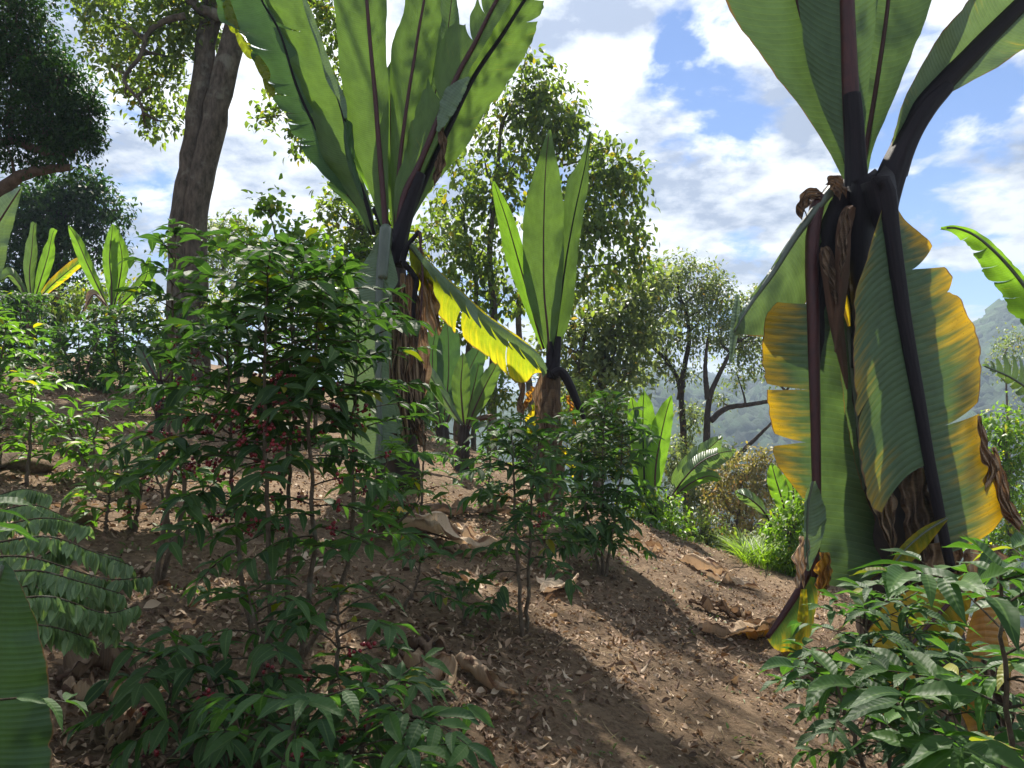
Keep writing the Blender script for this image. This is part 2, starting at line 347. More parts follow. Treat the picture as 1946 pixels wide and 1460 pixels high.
M['dry_pale'] = ensete_mat('dry_leaf_pale', (.52, .41, .29), yellow=(.58, .46, .34), tw=.2, rough=.8, freq=24, trans=(1.1, .9, .7), brown=(.2, .12, .08), bump=.4, spec=.2)
M['orange'] = ensete_mat('dying_leaf_orange', (.36, .19, .045), yellow=(.55, .34, .04), tw=.4, freq=24, trans=(1.5, 1.3, .7))
M['dry_rib'] = fibre_mat('dry_petiole', (.05, .028, .022), (.16, .085, .05), rough=.85, sc=(30, 4, 1), bump=.8)
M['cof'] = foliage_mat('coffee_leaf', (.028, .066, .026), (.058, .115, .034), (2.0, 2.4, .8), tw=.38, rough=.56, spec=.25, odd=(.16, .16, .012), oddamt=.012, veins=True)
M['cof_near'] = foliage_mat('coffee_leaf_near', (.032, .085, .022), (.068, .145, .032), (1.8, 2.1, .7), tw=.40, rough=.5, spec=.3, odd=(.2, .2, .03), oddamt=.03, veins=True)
M['cof_lit'] = foliage_mat('coffee_leaf_sunlit_tint', (.04, .10, .018), (.09, .17, .03), (2.0, 2.2, .7), tw=.48, rough=.46, spec=.32, odd=(.25, .22, .015), oddamt=.03, veins=True)  # lighter copy of the coffee leaf, sunlight put into its colour
M['cof_pale'] = foliage_mat('wilted_leaf', (.10, .17, .075), (.16, .24, .11), (1.6, 1.8, .9), tw=.3, rough=.5, spec=.4, veins=True)
M['cof_stem'] = bark_mat('coffee_stem', (.09, .065, .045), (.21, .165, .12), sc=14)
M['twig'] = bark_mat('twig', (.04, .032, .022), (.10, .08, .05), sc=14)
def berry_mat():
    m, nt, N, L, out = mat('coffee_berry')
    g = N('ShaderNodeNewGeometry'); c = mixc(N, L, g.outputs['Random Per Island'], (.05, .006, .010, 1), (.26, .018, .028, 1))
    p = N('ShaderNodeBsdfPrincipled'); L(c, p.inputs['Base Color']); setin(p, Roughness=.28); L(p.outputs[0], out.inputs['Surface']); return m
M['berry'] = berry_mat()
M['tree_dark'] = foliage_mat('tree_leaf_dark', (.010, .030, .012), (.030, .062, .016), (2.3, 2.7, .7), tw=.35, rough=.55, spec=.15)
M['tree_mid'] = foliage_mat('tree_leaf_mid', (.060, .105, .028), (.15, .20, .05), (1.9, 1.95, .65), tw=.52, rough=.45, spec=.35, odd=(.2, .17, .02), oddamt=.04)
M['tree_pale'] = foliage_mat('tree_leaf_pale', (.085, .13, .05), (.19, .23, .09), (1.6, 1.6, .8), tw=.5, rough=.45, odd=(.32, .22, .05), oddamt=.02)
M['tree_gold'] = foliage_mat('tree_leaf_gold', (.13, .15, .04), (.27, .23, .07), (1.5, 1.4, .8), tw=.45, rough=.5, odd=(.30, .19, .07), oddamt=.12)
M['bush_lit'] = foliage_mat('bush_leaf_bright', (.07, .14, .02), (.15, .24, .03), (1.8, 2.0, .6), tw=.5, rough=.45, odd=(.3, .28, .03), oddamt=.06)
M['bark'] = bark_mat('bark_grey_brown', (.045, .036, .029), (.145, .118, .095), (.20, .19, .16), sc=3.2)
M['bark_red'] = bark_mat('bark_reddish', (.06, .040, .030), (.15, .105, .075), (.14, .10, .07), sc=3)
M['bark_dark'] = bark_mat('bark_dark', (.02, .016, .014), (.06, .045, .036), (.10, .07, .05), sc=3)

def ground_mat():
    m, nt, N, L, out = mat('soil_and_litter')
    tco = N('ShaderNodeTexCoord'); ob = tco.outputs['Object']
    n1 = N('ShaderNodeTexNoise'); setin(n1, Scale=.9, Detail=5.0, Roughness=.6); L(ob, n1.inputs['Vector'])
    n2 = N('ShaderNodeTexNoise'); setin(n2, Scale=38.0, Detail=8.0, Roughness=.75); L(ob, n2.inputs['Vector'])
    n3 = N('ShaderNodeTexNoise'); setin(n3, Scale=9.0, Detail=6.0, Roughness=.7, Distortion=1.0); L(ob, n3.inputs['Vector'])
    r = N('ShaderNodeMapRange'); L(n2.outputs['Fac'], r.inputs['Value']); setin(r, From_Min=.35, From_Max=.68)
    c = mixc(N, L, r.outputs[0], (.090, .060, .038, 1), (.245, .168, .105, 1))
    r3 = N('ShaderNodeMapRange'); L(n3.outputs['Fac'], r3.inputs['Value']); setin(r3, From_Min=.48, From_Max=.66, To_Max=.75)
    c = mixc(N, L, r3.outputs[0], c, (.28, .20, .13, 1))
    r1 = N('ShaderNodeMapRange'); L(n1.outputs['Fac'], r1.inputs['Value']); setin(r1, From_Min=.35, From_Max=.65, To_Min=.72, To_Max=1.2)
    c = mixc(N, L, 1.0, c, r1.outputs[0], 'MULTIPLY')
    # grassy far beyond the crest
    ln = N('ShaderNodeVectorMath', operation='LENGTH'); L(ob, ln.inputs[0])
    fr = N('ShaderNodeMapRange', interpolation_type='SMOOTHSTEP'); L(ln.outputs['Value'], fr.inputs['Value']); setin(fr, From_Min=24, From_Max=38)
    c = mixc(N, L, fr.outputs[0], c, (.05, .08, .025, 1))
    p = N('ShaderNodeBsdfPrincipled'); L(c, p.inputs['Base Color']); setin(p, Roughness=.97); p.inputs['Specular IOR Level'].default_value = .15
    ad = N('ShaderNodeMath', operation='MULTIPLY_ADD'); L(n3.outputs['Fac'], ad.inputs[0]); ad.inputs[1].default_value = 2.0; L(n2.outputs['Fac'], ad.inputs[2])
    b = N('ShaderNodeBump'); L(ad.outputs[0], b.inputs['Height']); setin(b, Strength=1.0, Distance=.025); L(b.outputs[0], p.inputs['Normal'])
    L(p.outputs[0], out.inputs['Surface']); return m
M['ground'] = ground_mat()
def litter_mat():
    m, nt, N, L, out = mat('fallen_leaf')
    g = N('ShaderNodeNewGeometry'); cr = N('ShaderNodeValToRGB'); L(g.outputs['Random Per Island'], cr.inputs[0])
    e = cr.color_ramp.elements; e[0].position = 0; e[0].color = (.07, .045, .03, 1); e[1].position = 1; e[1].color = (.52, .42, .31, 1)
    for p_, c_ in ((.35, (.17, .105, .068, 1)), (.65, (.30, .205, .14, 1)), (.9, (.44, .33, .23, 1))):
        x = e.new(p_); x.color = c_
    t = mixc(N, L, 1.0, cr.outputs[0], (1.1, .9, .6, 1), 'MULTIPLY')
    leaf_shader(N, L, out, cr.outputs[0], t, .15, .75, .3)
    return m
M['litter'] = litter_mat()
M['grass'] = foliage_mat('grass_blade', (.10, .18, .02), (.20, .30, .03), (1.8, 1.9, .6), tw=.5, rough=.5)
M['weed'] = foliage_mat('weed_leaf', (.05, .10, .02), (.10, .17, .03), (1.8, 1.9, .6), tw=.4, rough=.5)
M['straw'] = foliage_mat('straw', (.14, .10, .055), (.30, .23, .13), (1, .9, .6), tw=.15, rough=.8, spec=.2)

# ------------------------------------------------------------------ ground sheet and hills
def build_ground():
    na = 620
    fa = np.linspace(-1, 1, 430) * radians(52)
    ba = np.linspace(radians(52), 2 * pi - radians(52), 60)[1:-1]
    ang = np.concatenate([fa, ba]); na = len(ang)
    rad = np.concatenate([[0.25], np.geomspace(0.6, 30, 330)[0:], np.geomspace(31, 2600, 70)]); nr = len(rad)
    R, A = np.meshgrid(rad, ang, indexing='ij'); X = R * np.sin(A); Y = R * np.cos(A)
    Z = H(X, Y); V = np.stack([X, Y, Z], -1).reshape(-1, 3)
    idx = np.arange(nr * na).reshape(nr, na); nx = np.roll(idx, -1, 1)
    f = np.stack([idx[:-1], idx[1:], nx[1:], nx[:-1]], -1).reshape(-1, 4)
    f = f[:, ::-1]
    c = len(V); V = np.vstack([V, [0, 0, float(H(0, 0))]])
    f3 = [(c, int(nx[0, j]), int(idx[0, j])) for j in range(na)]
    mb = MB(); mb.add(V, f, f3); o = mb.build('ground', M['ground']); tag(o, kind='structure')
build_ground()

ridge_pts = {'near': [(-900, 700), (200, 760), (1100, 765), (1190, 762), (1290, 768), (1450, 745), (1560, 728), (1700, 705), (1850, 665), (1946, 628), (2200, 570), (3200, 520)],
             'far': [(-1200, 800), (500, 760), (1150, 745), (1300, 725), (1400, 740), (1600, 715), (1800, 700), (2500, 640)]}
def ridge_height(kind, u, dist):
    a = np.array(ridge_pts[kind]); v = np.interp(u, a[:, 0], a[:, 1])
    return 1.5 + (830 - v) / FPX * dist
def hill_z(x, y, kind, D):
    u = 973 + x / np.maximum(y, 1e-3) * FPX; d = y
    top = ridge_height(kind, u, D)
    t = np.clip((d - D * .42) / (D * .58), 0, 1.4)
    sh = np.where(t <= 1, np.sin(t * pi / 2) ** 1.25, 1 - (t - 1) * .35)
    z = -44 + (top + 44) * sh
    z = z + D * .012 * (np.sin(x / D * 24 + y / D * 6) + .6 * np.sin(x / D * 51 - y / D * 33 + 1)) * np.clip(t * 2, 0, 1) * (t < .93)
    return z
def forest_mat(name, a, b):
    m, nt, N, L, out = mat(name)
    tco = N('ShaderNodeTexCoord'); n = N('ShaderNodeTexNoise'); setin(n, Scale=.05, Detail=7.0, Roughness=.7); L(tco.outputs['Object'], n.inputs['Vector'])
    g = N('ShaderNodeNewGeometry')
    r = N('ShaderNodeMapRange'); L(n.outputs['Fac'], r.inputs['Value']); setin(r, From_Min=.35, From_Max=.65)
    c = mixc(N, L, r.outputs[0], (*a, 1), (*b, 1))
    v = N('ShaderNodeMapRange'); L(g.outputs['Random Per Island'], v.inputs['Value']); setin(v, To_Min=.45, To_Max=1.7)
    c = mixc(N, L, 1.0, c, v.outputs[0], 'MULTIPLY')
    p = N('ShaderNodeBsdfPrincipled'); L(c, p.inputs['Base Color']); setin(p, Roughness=.9); p.inputs['Specular IOR Level'].default_value = .2
    n2 = N('ShaderNodeTexNoise'); setin(n2, Scale=.9, Detail=6.0, Roughness=.8); L(tco.outputs['Object'], n2.inputs['Vector'])
    b_ = N('ShaderNodeBump'); L(n2.outputs['Fac'], b_.inputs['Height']); setin(b_, Strength=1, Distance=1.5); L(b_.outputs[0], p.inputs['Normal'])
    L(p.outputs[0], out.inputs['Surface']); return m
M['forest'] = forest_mat('hill_forest', (.012, .034, .013), (.045, .082, .026))
def ico_lump(sub=1):
    import bmesh
    bm = bmesh.new(); bmesh.ops.create_icosphere(bm, subdivisions=sub, radius=1)
    v = np.array([x.co[:] for x in bm.verts]); f = np.array([[l.index for l in x.verts] for x in bm.faces]); bm.free(); return v, f
IV, IF = ico_lump(2)
IV1, IF1 = ico_lump(1)
def build_hills():
    for kind, D in (('near', 360.0), ('far', 620.0)):
        us = np.linspace(-900, 3000, 240); ds = np.concatenate([np.linspace(D * .4, D * 1.0, 60), np.linspace(D * 1.03, D * 1.35, 8)])
        U, Dd = np.meshgrid(us, ds, indexing='ij'); X = (U - 973) / FPX * Dd; Y = Dd; Z = hill_z(X, Y, kind, D)
        idx = np.arange(X.size).reshape(X.shape)
        f = np.stack([idx[:-1, :-1], idx[1:, :-1], idx[1:, 1:], idx[:-1, 1:]], -1).reshape(-1, 4)
        mb = MB(); mb.add(np.stack([X, Y, Z], -1), f); o = mb.build('hills', M['forest']); tag(o, kind='structure')
        n = 15000 if kind == 'near' else 5000
        tv = []; mb = MB()
        uu = rng.uniform(1050, 2050, n); dd = D * (0.44 + .58 * rng.random(n) ** .8)
        sz = rng.uniform(1.8, 5.2, n) * (D / 360) ** .5
        XX = (uu - 973) / FPX * dd; ZZ = hill_z(XX, dd, kind, D)
        for i in range(n):
            s = sz[i]; v = IV1 * (1 + .22 * rng.standard_normal((len(IV1), 1)))
            v = v * [s, s, s * rng.uniform(.7, 1.3)] + [XX[i], dd[i], ZZ[i] + s * .5]
            tv.append(v)
        V = np.concatenate(tv); F = (IF1[None] + (np.arange(n) * len(IV1))[:, None, None]).reshape(-1, 3)
        mb.add(V, None, F); o = mb.build('forest', M['forest'])
        tag(o, 'blue green woodland covering the %s hillside across the valley' % ('near' if kind == 'near' else 'farthest'), 'forest', kind='stuff')
build_hills()

# ------------------------------------------------------------------ leaf stamping
def leaf_tpl(nl, nw, wid, droop, fold, twist=0.0, wave=0.0, tip=1.0, heart=False):
    t = np.linspace(0, 1, nl + 1)
    if heart: w = wid * (np.sin(pi * np.clip(t, 0, 1) ** .55)) ** .8
    else: w = wid * np.sin(pi * t ** .84) ** .9 * (1 - .25 * t ** 2) * np.where(t > .8, 1 - (t - .8) * 1.6, 1)
    w[0] = .004; w[-1] = .002
    s = np.linspace(-1, 1, nw + 1)
    T, Sx = np.meshgrid(t, s, indexing='ij'); W = w[:, None] * Sx
    x = T - .12 * droop * T ** 2; z = -droop * T ** 1.9 + fold * np.abs(W) + wave * np.sin(T * 13) * np.abs(Sx) * .02
    y = W + twist * T ** 2 * .25
    z = z + twist * W * T
    V = np.stack([x, y, z], -1).reshape(-1, 3)
    i = np.arange((nl + 1) * (nw + 1)).reshape(nl + 1, nw + 1)
    f = np.stack([i[:-1, :-1], i[1:, :-1], i[1:, 1:], i[:-1, 1:]], -1).reshape(-1, 4)
    return V, f
def frames(D, Up):
    D = D / (np.linalg.norm(D, axis=1)[:, None] + 1e-9)
    Y = np.cross(Up, D); Y /= np.linalg.norm(Y, axis=1)[:, None] + 1e-9
    Z = np.cross(D, Y); return np.stack([D, Y, Z], 1)      # rows are axes
def stamp(mb, tpls, pos, D, Up, size, uv=False):
    pos = np.asarray(pos); D = np.asarray(D); Up = np.asarray(Up); size = np.asarray(size)
    if not len(pos): return
    which = rng.integers(0, len(tpls), len(pos)); F = frames(D, Up)
    for k, (tv, tf) in enumerate(tpls):
        m = which == k
        if not m.any(): continue
        V = np.einsum('pj,njk->npk', tv, F[m]) * size[m][:, None, None] + pos[m][:, None, :]
        n = m.sum(); Fc = (tf[None] + (np.arange(n) * len(tv))[:, None, None]).reshape(-1, 4)
        mb.add(V, Fc, uv=np.tile(TUV[len(tv)], (n, 1)) if uv else None)
def tuv(nl, nw):
    T, Sx = np.meshgrid(np.linspace(0, 1, nl + 1), np.linspace(-1, 1, nw + 1), indexing='ij'); return np.stack([T, Sx], -1).reshape(-1, 2)
TUV = {(nl + 1) * (nw + 1): tuv(nl, nw) for nl, nw in ((10, 4), (4, 2), (6, 4))}
COF = [leaf_tpl(10, 4, .185, d, f, tw, wave=1.0) for d, f, tw in ((.25, .5, .2), (.5, .35, -.2), (.12, .6, .5), (.7, .3, .1), (.35, .2, -.5))]
COFL = [leaf_tpl(4, 2, .20, d, f, tw) for d, f, tw in ((.25, .5, .2), (.5, .35, -.2), (.15, .6, .5), (.7, .3, .1))]
BROAD = [leaf_tpl(4, 2, .30, d, f, tw) for d, f, tw in ((.3, .3, .2), (.6, .2, -.3), (.1, .5, .4))]
HEART = [leaf_tpl(5, 2, .42, d, f, tw, heart=True) for d, f, tw in ((.3, .3, .2), (.5, .2, -.3), (.1, .5, .4))]
SMALL = [leaf_tpl(2, 2, .26, d, f, tw) for d, f, tw in ((.3, .4, .2), (.5, .2, -.3))]
LIT = [leaf_tpl(4, 2, .26, d, f, tw) for d, f, tw in ((.5, 1.1, .8), (-.6, -.9, -.6), (.25, .6, 1.2), (.9, .4, -.9), (-.35, 1.4, .3))]

def unit(v): v = np.asarray(v, float); return v / (np.linalg.norm(v) + 1e-9)

# ------------------------------------------------------------------ coffee bushes
def coffee(label, stems, blen=.34, leaf=.12, node=.065, start=.18, dens=1.0, berries=0, matn='cof', name='coffee_bush', top_taper=.45, sr=.011, low=False, group='coffee plants on the slope', droop=0.0, low_dens=.55, cat='coffee plant', topfull=1.0, curve=1.0):
    org = np.array(stems[0][0]); root = empty(name, org, label, cat, group)
    fol = MB(); tw = MB(); tpl = COFL if low else COF
    pos, D, U, Sz = [], [], [], []; bpts = []
    for st in stems:
        st = np.asarray(st, float)
        n = 26; c = crs(st, n); L = np.linalg.norm(c[1:] - c[:-1], axis=1).sum()
        mbs = MB(); c2 = c + rng.normal(0, .004, c.shape) * (0 if low else 1); c2[0] = c[0]
        tube(mbs, c2, np.linspace(sr * 1.25, sr * .3, n), sides=6, wob=.1); mbs.build('stem', M['cof_stem'], root, org)
        k = int(L / node); ph = rng.uniform(0, pi)
        for i in range(k):
            f = (i + .5) / k
            if f < start: continue
            q = f * (n - 1); j = int(q); p = c[j] * (1 - q + j) + c[min(j + 1, n - 1)] * (q - j)
            # length profile along the stem
            fr = (f - start) / (1 - start)
            bl = blen * (1 - (1 - top_taper) * fr ** 1.6) * (.75 + .5 * rng.random()) * (1 if fr < .93 else .6)
            keep = dens * (low_dens + (1 - low_dens) * min(1, fr * 1.6) ** curve)
            ph += pi / 2 + rng.normal(0, .25)
            for s in (0, pi):
                if rng.random() > keep: continue
                a = ph + s; up = .15 + .55 * fr + rng.normal(0, .12)
                d = unit([cos(a), sin(a), up]); m = max(2, int(bl / .045)); pp = p.copy(); pts = [pp.copy()]
                for q_ in range(m):
                    d = unit(d + [rng.normal(0, .06), rng.normal(0, .06), -.09 - droop + rng.normal(0, .03)])
                    pp = pp + d * (bl / m); pts.append(pp.copy())
                    side = unit(np.cross(d, [0, 0, 1]));
                    if q_ < m * .3 and fr < .85:
                        if berries and fr < .6 and rng.random() < .5: bpts.append(pp.copy())
                        if rng.random() < .7: continue
                    for sg in (-1, 1):
                        if rng.random() < .1: continue
                        ld = d * rng.uniform(.35, .8) + side * sg * rng.uniform(.6, 1) + np.array([0, 0, rng.normal(.02, .22) - droop * 2])
                        pos.append(pp); D.append(ld); U.append([rng.normal(0, .3), rng.normal(0, .3), 1]); Sz.append(leaf * rng.uniform(.62, 1.18))
                pos.append(pp); D.append(d + [0, 0, .1]); U.append([0, 0, 1]); Sz.append(leaf * rng.uniform(.5, .9))
                tube(tw, pts, np.linspace(.0035, .0012, len(pts)) * (1.3 if low else 1), sides=3 if low else 4, cap=False)
        # crown flush of leaves
        for _ in range(int(7 * topfull)):
            a = rng.uniform(0, 2 * pi); pos.append(c[-1] - [0, 0, rng.uniform(0, .03)]); D.append([cos(a), sin(a), rng.uniform(.1, 1.1)]); U.append([0, 0, 1]); Sz.append(leaf * rng.uniform(.5, .95))
    U = np.array(U, float); U[np.abs(U[:, 2]) < .01] = [0, 0, 1]
    stamp(fol, tpl, np.array(pos), np.array(D), U, np.array(Sz), uv=True)
    fol.build('foliage', M[matn], root, org); tw.build('twigs', M['twig'], root, org)
    if berries:
        rng.shuffle(bpts)
        for b in bpts[:berries]:
            mb = MB(); k = rng.integers(5, 13)
            for _ in range(k):
                r = rng.uniform(.006, .0085); o = b + rng.normal(0, .013, 3); mb.add(IV1 * [r, r, r * 1.12] + o, None, IF1)
            mb.build('berry_cluster', M['berry'], root, org)
    return root
def stempx(pts, dtop=0.0):
    'pixel path whose first point stands on the ground; later points keep its distance'
    b = gp(*pts[0]); b[2] -= .03; d = b[1]; out = [b]
    for i, p in enumerate(pts[1:]): out.append(P(p[0], p[1], d + dtop * (i + 1) / (len(pts) - 1)))
    return out
def stemd(pts, d, dtop=0.0):
    b = gd(pts[0][0], d); b[2] -= .03; out = [b]
    for i, p in enumerate(pts[1:]): out.append(P(p[0], p[1], d + dtop * (i + 1) / (len(pts) - 1)))
    return out

#@COFFEE@
coffee('tallest leafy coffee bush with bare lower stems and many dark red berries',
       [stemd([(530, 1360), (512, 1080), (503, 760), (512, 480)], 2.85), stemd([(560, 1360), (597, 1060), (588, 760), (625, 520)], 2.95), stemd([(520, 1360), (460, 1100), (440, 900), (432, 600)], 3.1), stemd([(545, 1360), (550, 1080), (548, 800), (560, 490)], 3.3), stemd([(565, 1360), (660, 1080), (672, 800), (680, 600)], 3.3)],
       blen=.33, leaf=.108, node=.037, start=.34, berries=80, dens=1.0, top_taper=.72, low_dens=.26, curve=2.2)
coffee('low spreading coffee bush with glossy leaves at the foot of the tallest coffee bush',
       [stemd([(520, 1420), (500, 1250), (470, 1120)], 2.55), stemd([(600, 1420), (640, 1260), (640, 1120)], 2.6), stemd([(450, 1420), (400, 1300), (380, 1230)], 2.4), stemd([(640, 1440), (720, 1330), (760, 1290)], 2.3), stemd([(500, 1500), (560, 1380), (600, 1330)], 2.0), stemd([(400, 1440), (330, 1330), (300, 1240)], 2.5), stemd([(700, 1460), (760, 1400), (800, 1360)], 2.1)],
       blen=.25, leaf=.105, node=.036, start=.10, berries=26, dens=.85, top_taper=.7, low_dens=.8, droop=.08)
coffee('forked coffee bush reaching up in front of the big twin tree trunk',
       [stempx([(295, 1108), (318, 960), (325, 700), (333, 440)]), stempx([(303, 1105), (352, 950), (345, 800), (385, 560)])],
       blen=.36, leaf=.115, node=.06, start=.26, berries=46, dens=.75, top_taper=.5, low_dens=.35, curve=1.6)
coffee('slim two stemmed coffee bush standing alone on the bare soil in the middle',
       [stempx([(993, 1210), (982, 1020), (975, 870), (968, 800)]), stempx([(1000, 1200), (1008, 1010), (1015, 880), (1030, 830)])],
       blen=.38, leaf=.11, node=.048, start=.30, dens=.95, top_taper=.55, low_dens=.35, berries=2)
coffee('dense dark coffee bush right of the slim two stemmed one, tapering to a rounded top',
       [stempx([(1145, 1092), (1145, 900), (1150, 755)]), stempx([(1150, 1095), (1175, 930), (1185, 800)]), stempx([(1140, 1092), (1110, 940), (1105, 830)])],
       blen=.42, leaf=.12, node=.05, start=.22, dens=1.0, top_taper=.5, low_dens=.7)
coffee('thin coffee bush in the sunlight below the small ensete',
       [stempx([(800, 965), (805, 860), (800, 765)])], blen=.34, leaf=.12, node=.06, start=.2, dens=.8, matn='cof')
coffee('coffee bush with lit leaves in front of the middle ensete stem',
       [stemd([(930, 960), (930, 880), (940, 815)], 7.4), stemd([(1040, 960), (1050, 880), (1060, 800)], 7.8)], blen=.42, leaf=.12, node=.055, start=.1, dens=.9)
coffee('dense bushy coffee plant under the hanging yellow leaves at the right foreground',
       [stemd([(1690, 1500), (1660, 1280), (1640, 1150)], 3.3), stemd([(1700, 1500), (1740, 1270), (1700, 1120)], 3.4), stemd([(1660, 1500), (1600, 1330), (1570, 1240)], 3.2), stemd([(1720, 1520), (1800, 1380), (1810, 1250)], 3.1)],
       blen=.34, leaf=.115, node=.042, start=.25, dens=.95, top_taper=.5, low_dens=.6)
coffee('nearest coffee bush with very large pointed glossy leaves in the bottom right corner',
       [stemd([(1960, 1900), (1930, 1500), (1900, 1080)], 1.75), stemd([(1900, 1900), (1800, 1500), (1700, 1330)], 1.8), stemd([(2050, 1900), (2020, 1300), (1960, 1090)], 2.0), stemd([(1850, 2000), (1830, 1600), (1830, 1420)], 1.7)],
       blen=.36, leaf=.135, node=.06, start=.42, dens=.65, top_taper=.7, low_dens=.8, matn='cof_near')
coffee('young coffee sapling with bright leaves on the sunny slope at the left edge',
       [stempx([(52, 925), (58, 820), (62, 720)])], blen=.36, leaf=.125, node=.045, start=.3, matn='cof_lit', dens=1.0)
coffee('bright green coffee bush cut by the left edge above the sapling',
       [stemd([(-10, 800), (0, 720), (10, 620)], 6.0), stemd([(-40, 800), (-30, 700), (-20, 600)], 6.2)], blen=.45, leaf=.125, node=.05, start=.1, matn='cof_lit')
coffee('coffee plant of only a few big leaves over the broad leaf at the bottom left',
       [stemd([(-190, 1700), (-120, 1300), (-60, 1020)], 1.5)], blen=.22, leaf=.10, node=.06, start=.6, dens=.55, top_taper=.8)
coffee('small coffee shoots with bright leaves between the tall bush and the left ensete',
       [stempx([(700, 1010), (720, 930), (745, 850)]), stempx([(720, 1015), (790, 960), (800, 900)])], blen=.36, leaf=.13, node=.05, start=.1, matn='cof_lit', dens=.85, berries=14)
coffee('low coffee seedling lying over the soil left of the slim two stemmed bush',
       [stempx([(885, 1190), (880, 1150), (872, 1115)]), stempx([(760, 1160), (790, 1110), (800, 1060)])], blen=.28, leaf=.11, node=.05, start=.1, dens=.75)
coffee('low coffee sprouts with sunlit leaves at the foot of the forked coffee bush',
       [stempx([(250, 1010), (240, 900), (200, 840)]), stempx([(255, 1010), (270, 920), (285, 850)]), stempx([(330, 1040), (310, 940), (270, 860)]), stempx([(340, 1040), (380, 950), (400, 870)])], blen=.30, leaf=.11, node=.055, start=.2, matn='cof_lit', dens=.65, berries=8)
for lab, u0, d, h, w, mt in (
        ('round dark coffee bush at the head of the bare path on the left', 150, 10.5, 115, .5, 'cof'),
        ('dark coffee bush against the sky left of the forked coffee bush', 235, 11.5, 150, .55, 'cof'),
        ('coffee bush below the bright leaved ensete at the far left', 40, 13.0, 140, .6, 'cof'),
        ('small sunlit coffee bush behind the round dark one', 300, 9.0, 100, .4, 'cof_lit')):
    b = gd(u0, d); v0 = 830 - (b[2] - 1.5) / d * FPX
    coffee(lab, [[b, P(u0 + k, v0 - h * .6, d), P(u0 + 1.6 * k, v0 - h, d)] for k in (-25, 0, 28)], blen=w, leaf=.13, node=.07, start=.08, low=True, matn=mt, low_dens=.9, top_taper=.6, sr=.015)

# wilted cut branches, leaves hanging in two ranks
def wilted(label, org_, twigs):
    org = np.array(org_); root = empty('cut_branch', org, label, 'cut branch', 'cut coffee branches')
    fol = MB(); pos, D, U, Sz = [], [], [], []
    for t in twigs:
        tw = MB()
        c = crs(np.array([P(*q) for q in t]), 32)
        c[:, 2] = np.maximum(c[:, 2], H(c[:, 0], c[:, 1]) + .03)
        tube(tw, c, np.linspace(.004, .0012, 32), sides=4); tw.build('twig', M['twig'], root, org)
        for i in range(2, 32):
            for sg in (-1, 1):
                if rng.random() < .12: continue
                dd = np.array([rng.normal(0, .15), .35 * sg, -.95 + rng.normal(0, .15)])
                pos.append(c[i]); D.append(dd); U.append([rng.normal(0, .25), -1, .5 * sg * rng.random()]); Sz.append(rng.uniform(.042, .068))
    stamp(fol, [leaf_tpl(6, 4, .27, d, f, t_) for d, f, t_ in ((.15, .4, .2), (-.2, .5, -.2), (.3, .3, .4))], np.array(pos), np.array(D), np.array(U, float), np.array(Sz), uv=True)
    fol.build('foliage', M['cof_pale'], root, org)
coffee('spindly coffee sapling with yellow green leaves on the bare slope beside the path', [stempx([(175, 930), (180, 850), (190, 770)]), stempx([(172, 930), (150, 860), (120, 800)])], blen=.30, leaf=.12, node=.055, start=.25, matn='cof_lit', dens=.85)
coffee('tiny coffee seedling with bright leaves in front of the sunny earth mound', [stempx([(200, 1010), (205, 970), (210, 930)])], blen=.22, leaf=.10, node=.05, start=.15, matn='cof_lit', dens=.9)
wilted('cut branches with pale limp leaves hanging in rows at the left foreground', P(0, 1250, 2.3), [
    [(-40, 1010, 2.5), (80, 985, 2.5), (170, 1000, 2.55)], [(-40, 1060, 2.3), (60, 1060, 2.3), (200, 1100, 2.35), (285, 1095, 2.4)],
    [(-30, 1120, 2.2), (80, 1115, 2.2), (190, 1140, 2.3), (240, 1160, 2.3)], [(0, 1190, 2.1), (90, 1190, 2.1), (175, 1215, 2.2)],
    [(-40, 955, 2.8), (40, 930, 2.8), (95, 940, 2.8)], [(40, 1090, 2.4), (120, 1040, 2.45), (230, 1060, 2.5)], [(-20, 1160, 2.25), (120, 1165, 2.2), (220, 1190, 2.3)], [(-30, 1035, 2.35), (90, 1020, 2.4), (180, 1050, 2.4), (250, 1075, 2.4)], [(-20, 1090, 2.2), (70, 1085, 2.2), (150, 1105, 2.2), (235, 1130, 2.25)], [(20, 1140, 2.1), (100, 1135, 2.1), (200, 1165, 2.2), (262, 1150, 2.25)], [(-30, 980, 2.6), (60, 960, 2.6), (130, 985, 2.6)]])

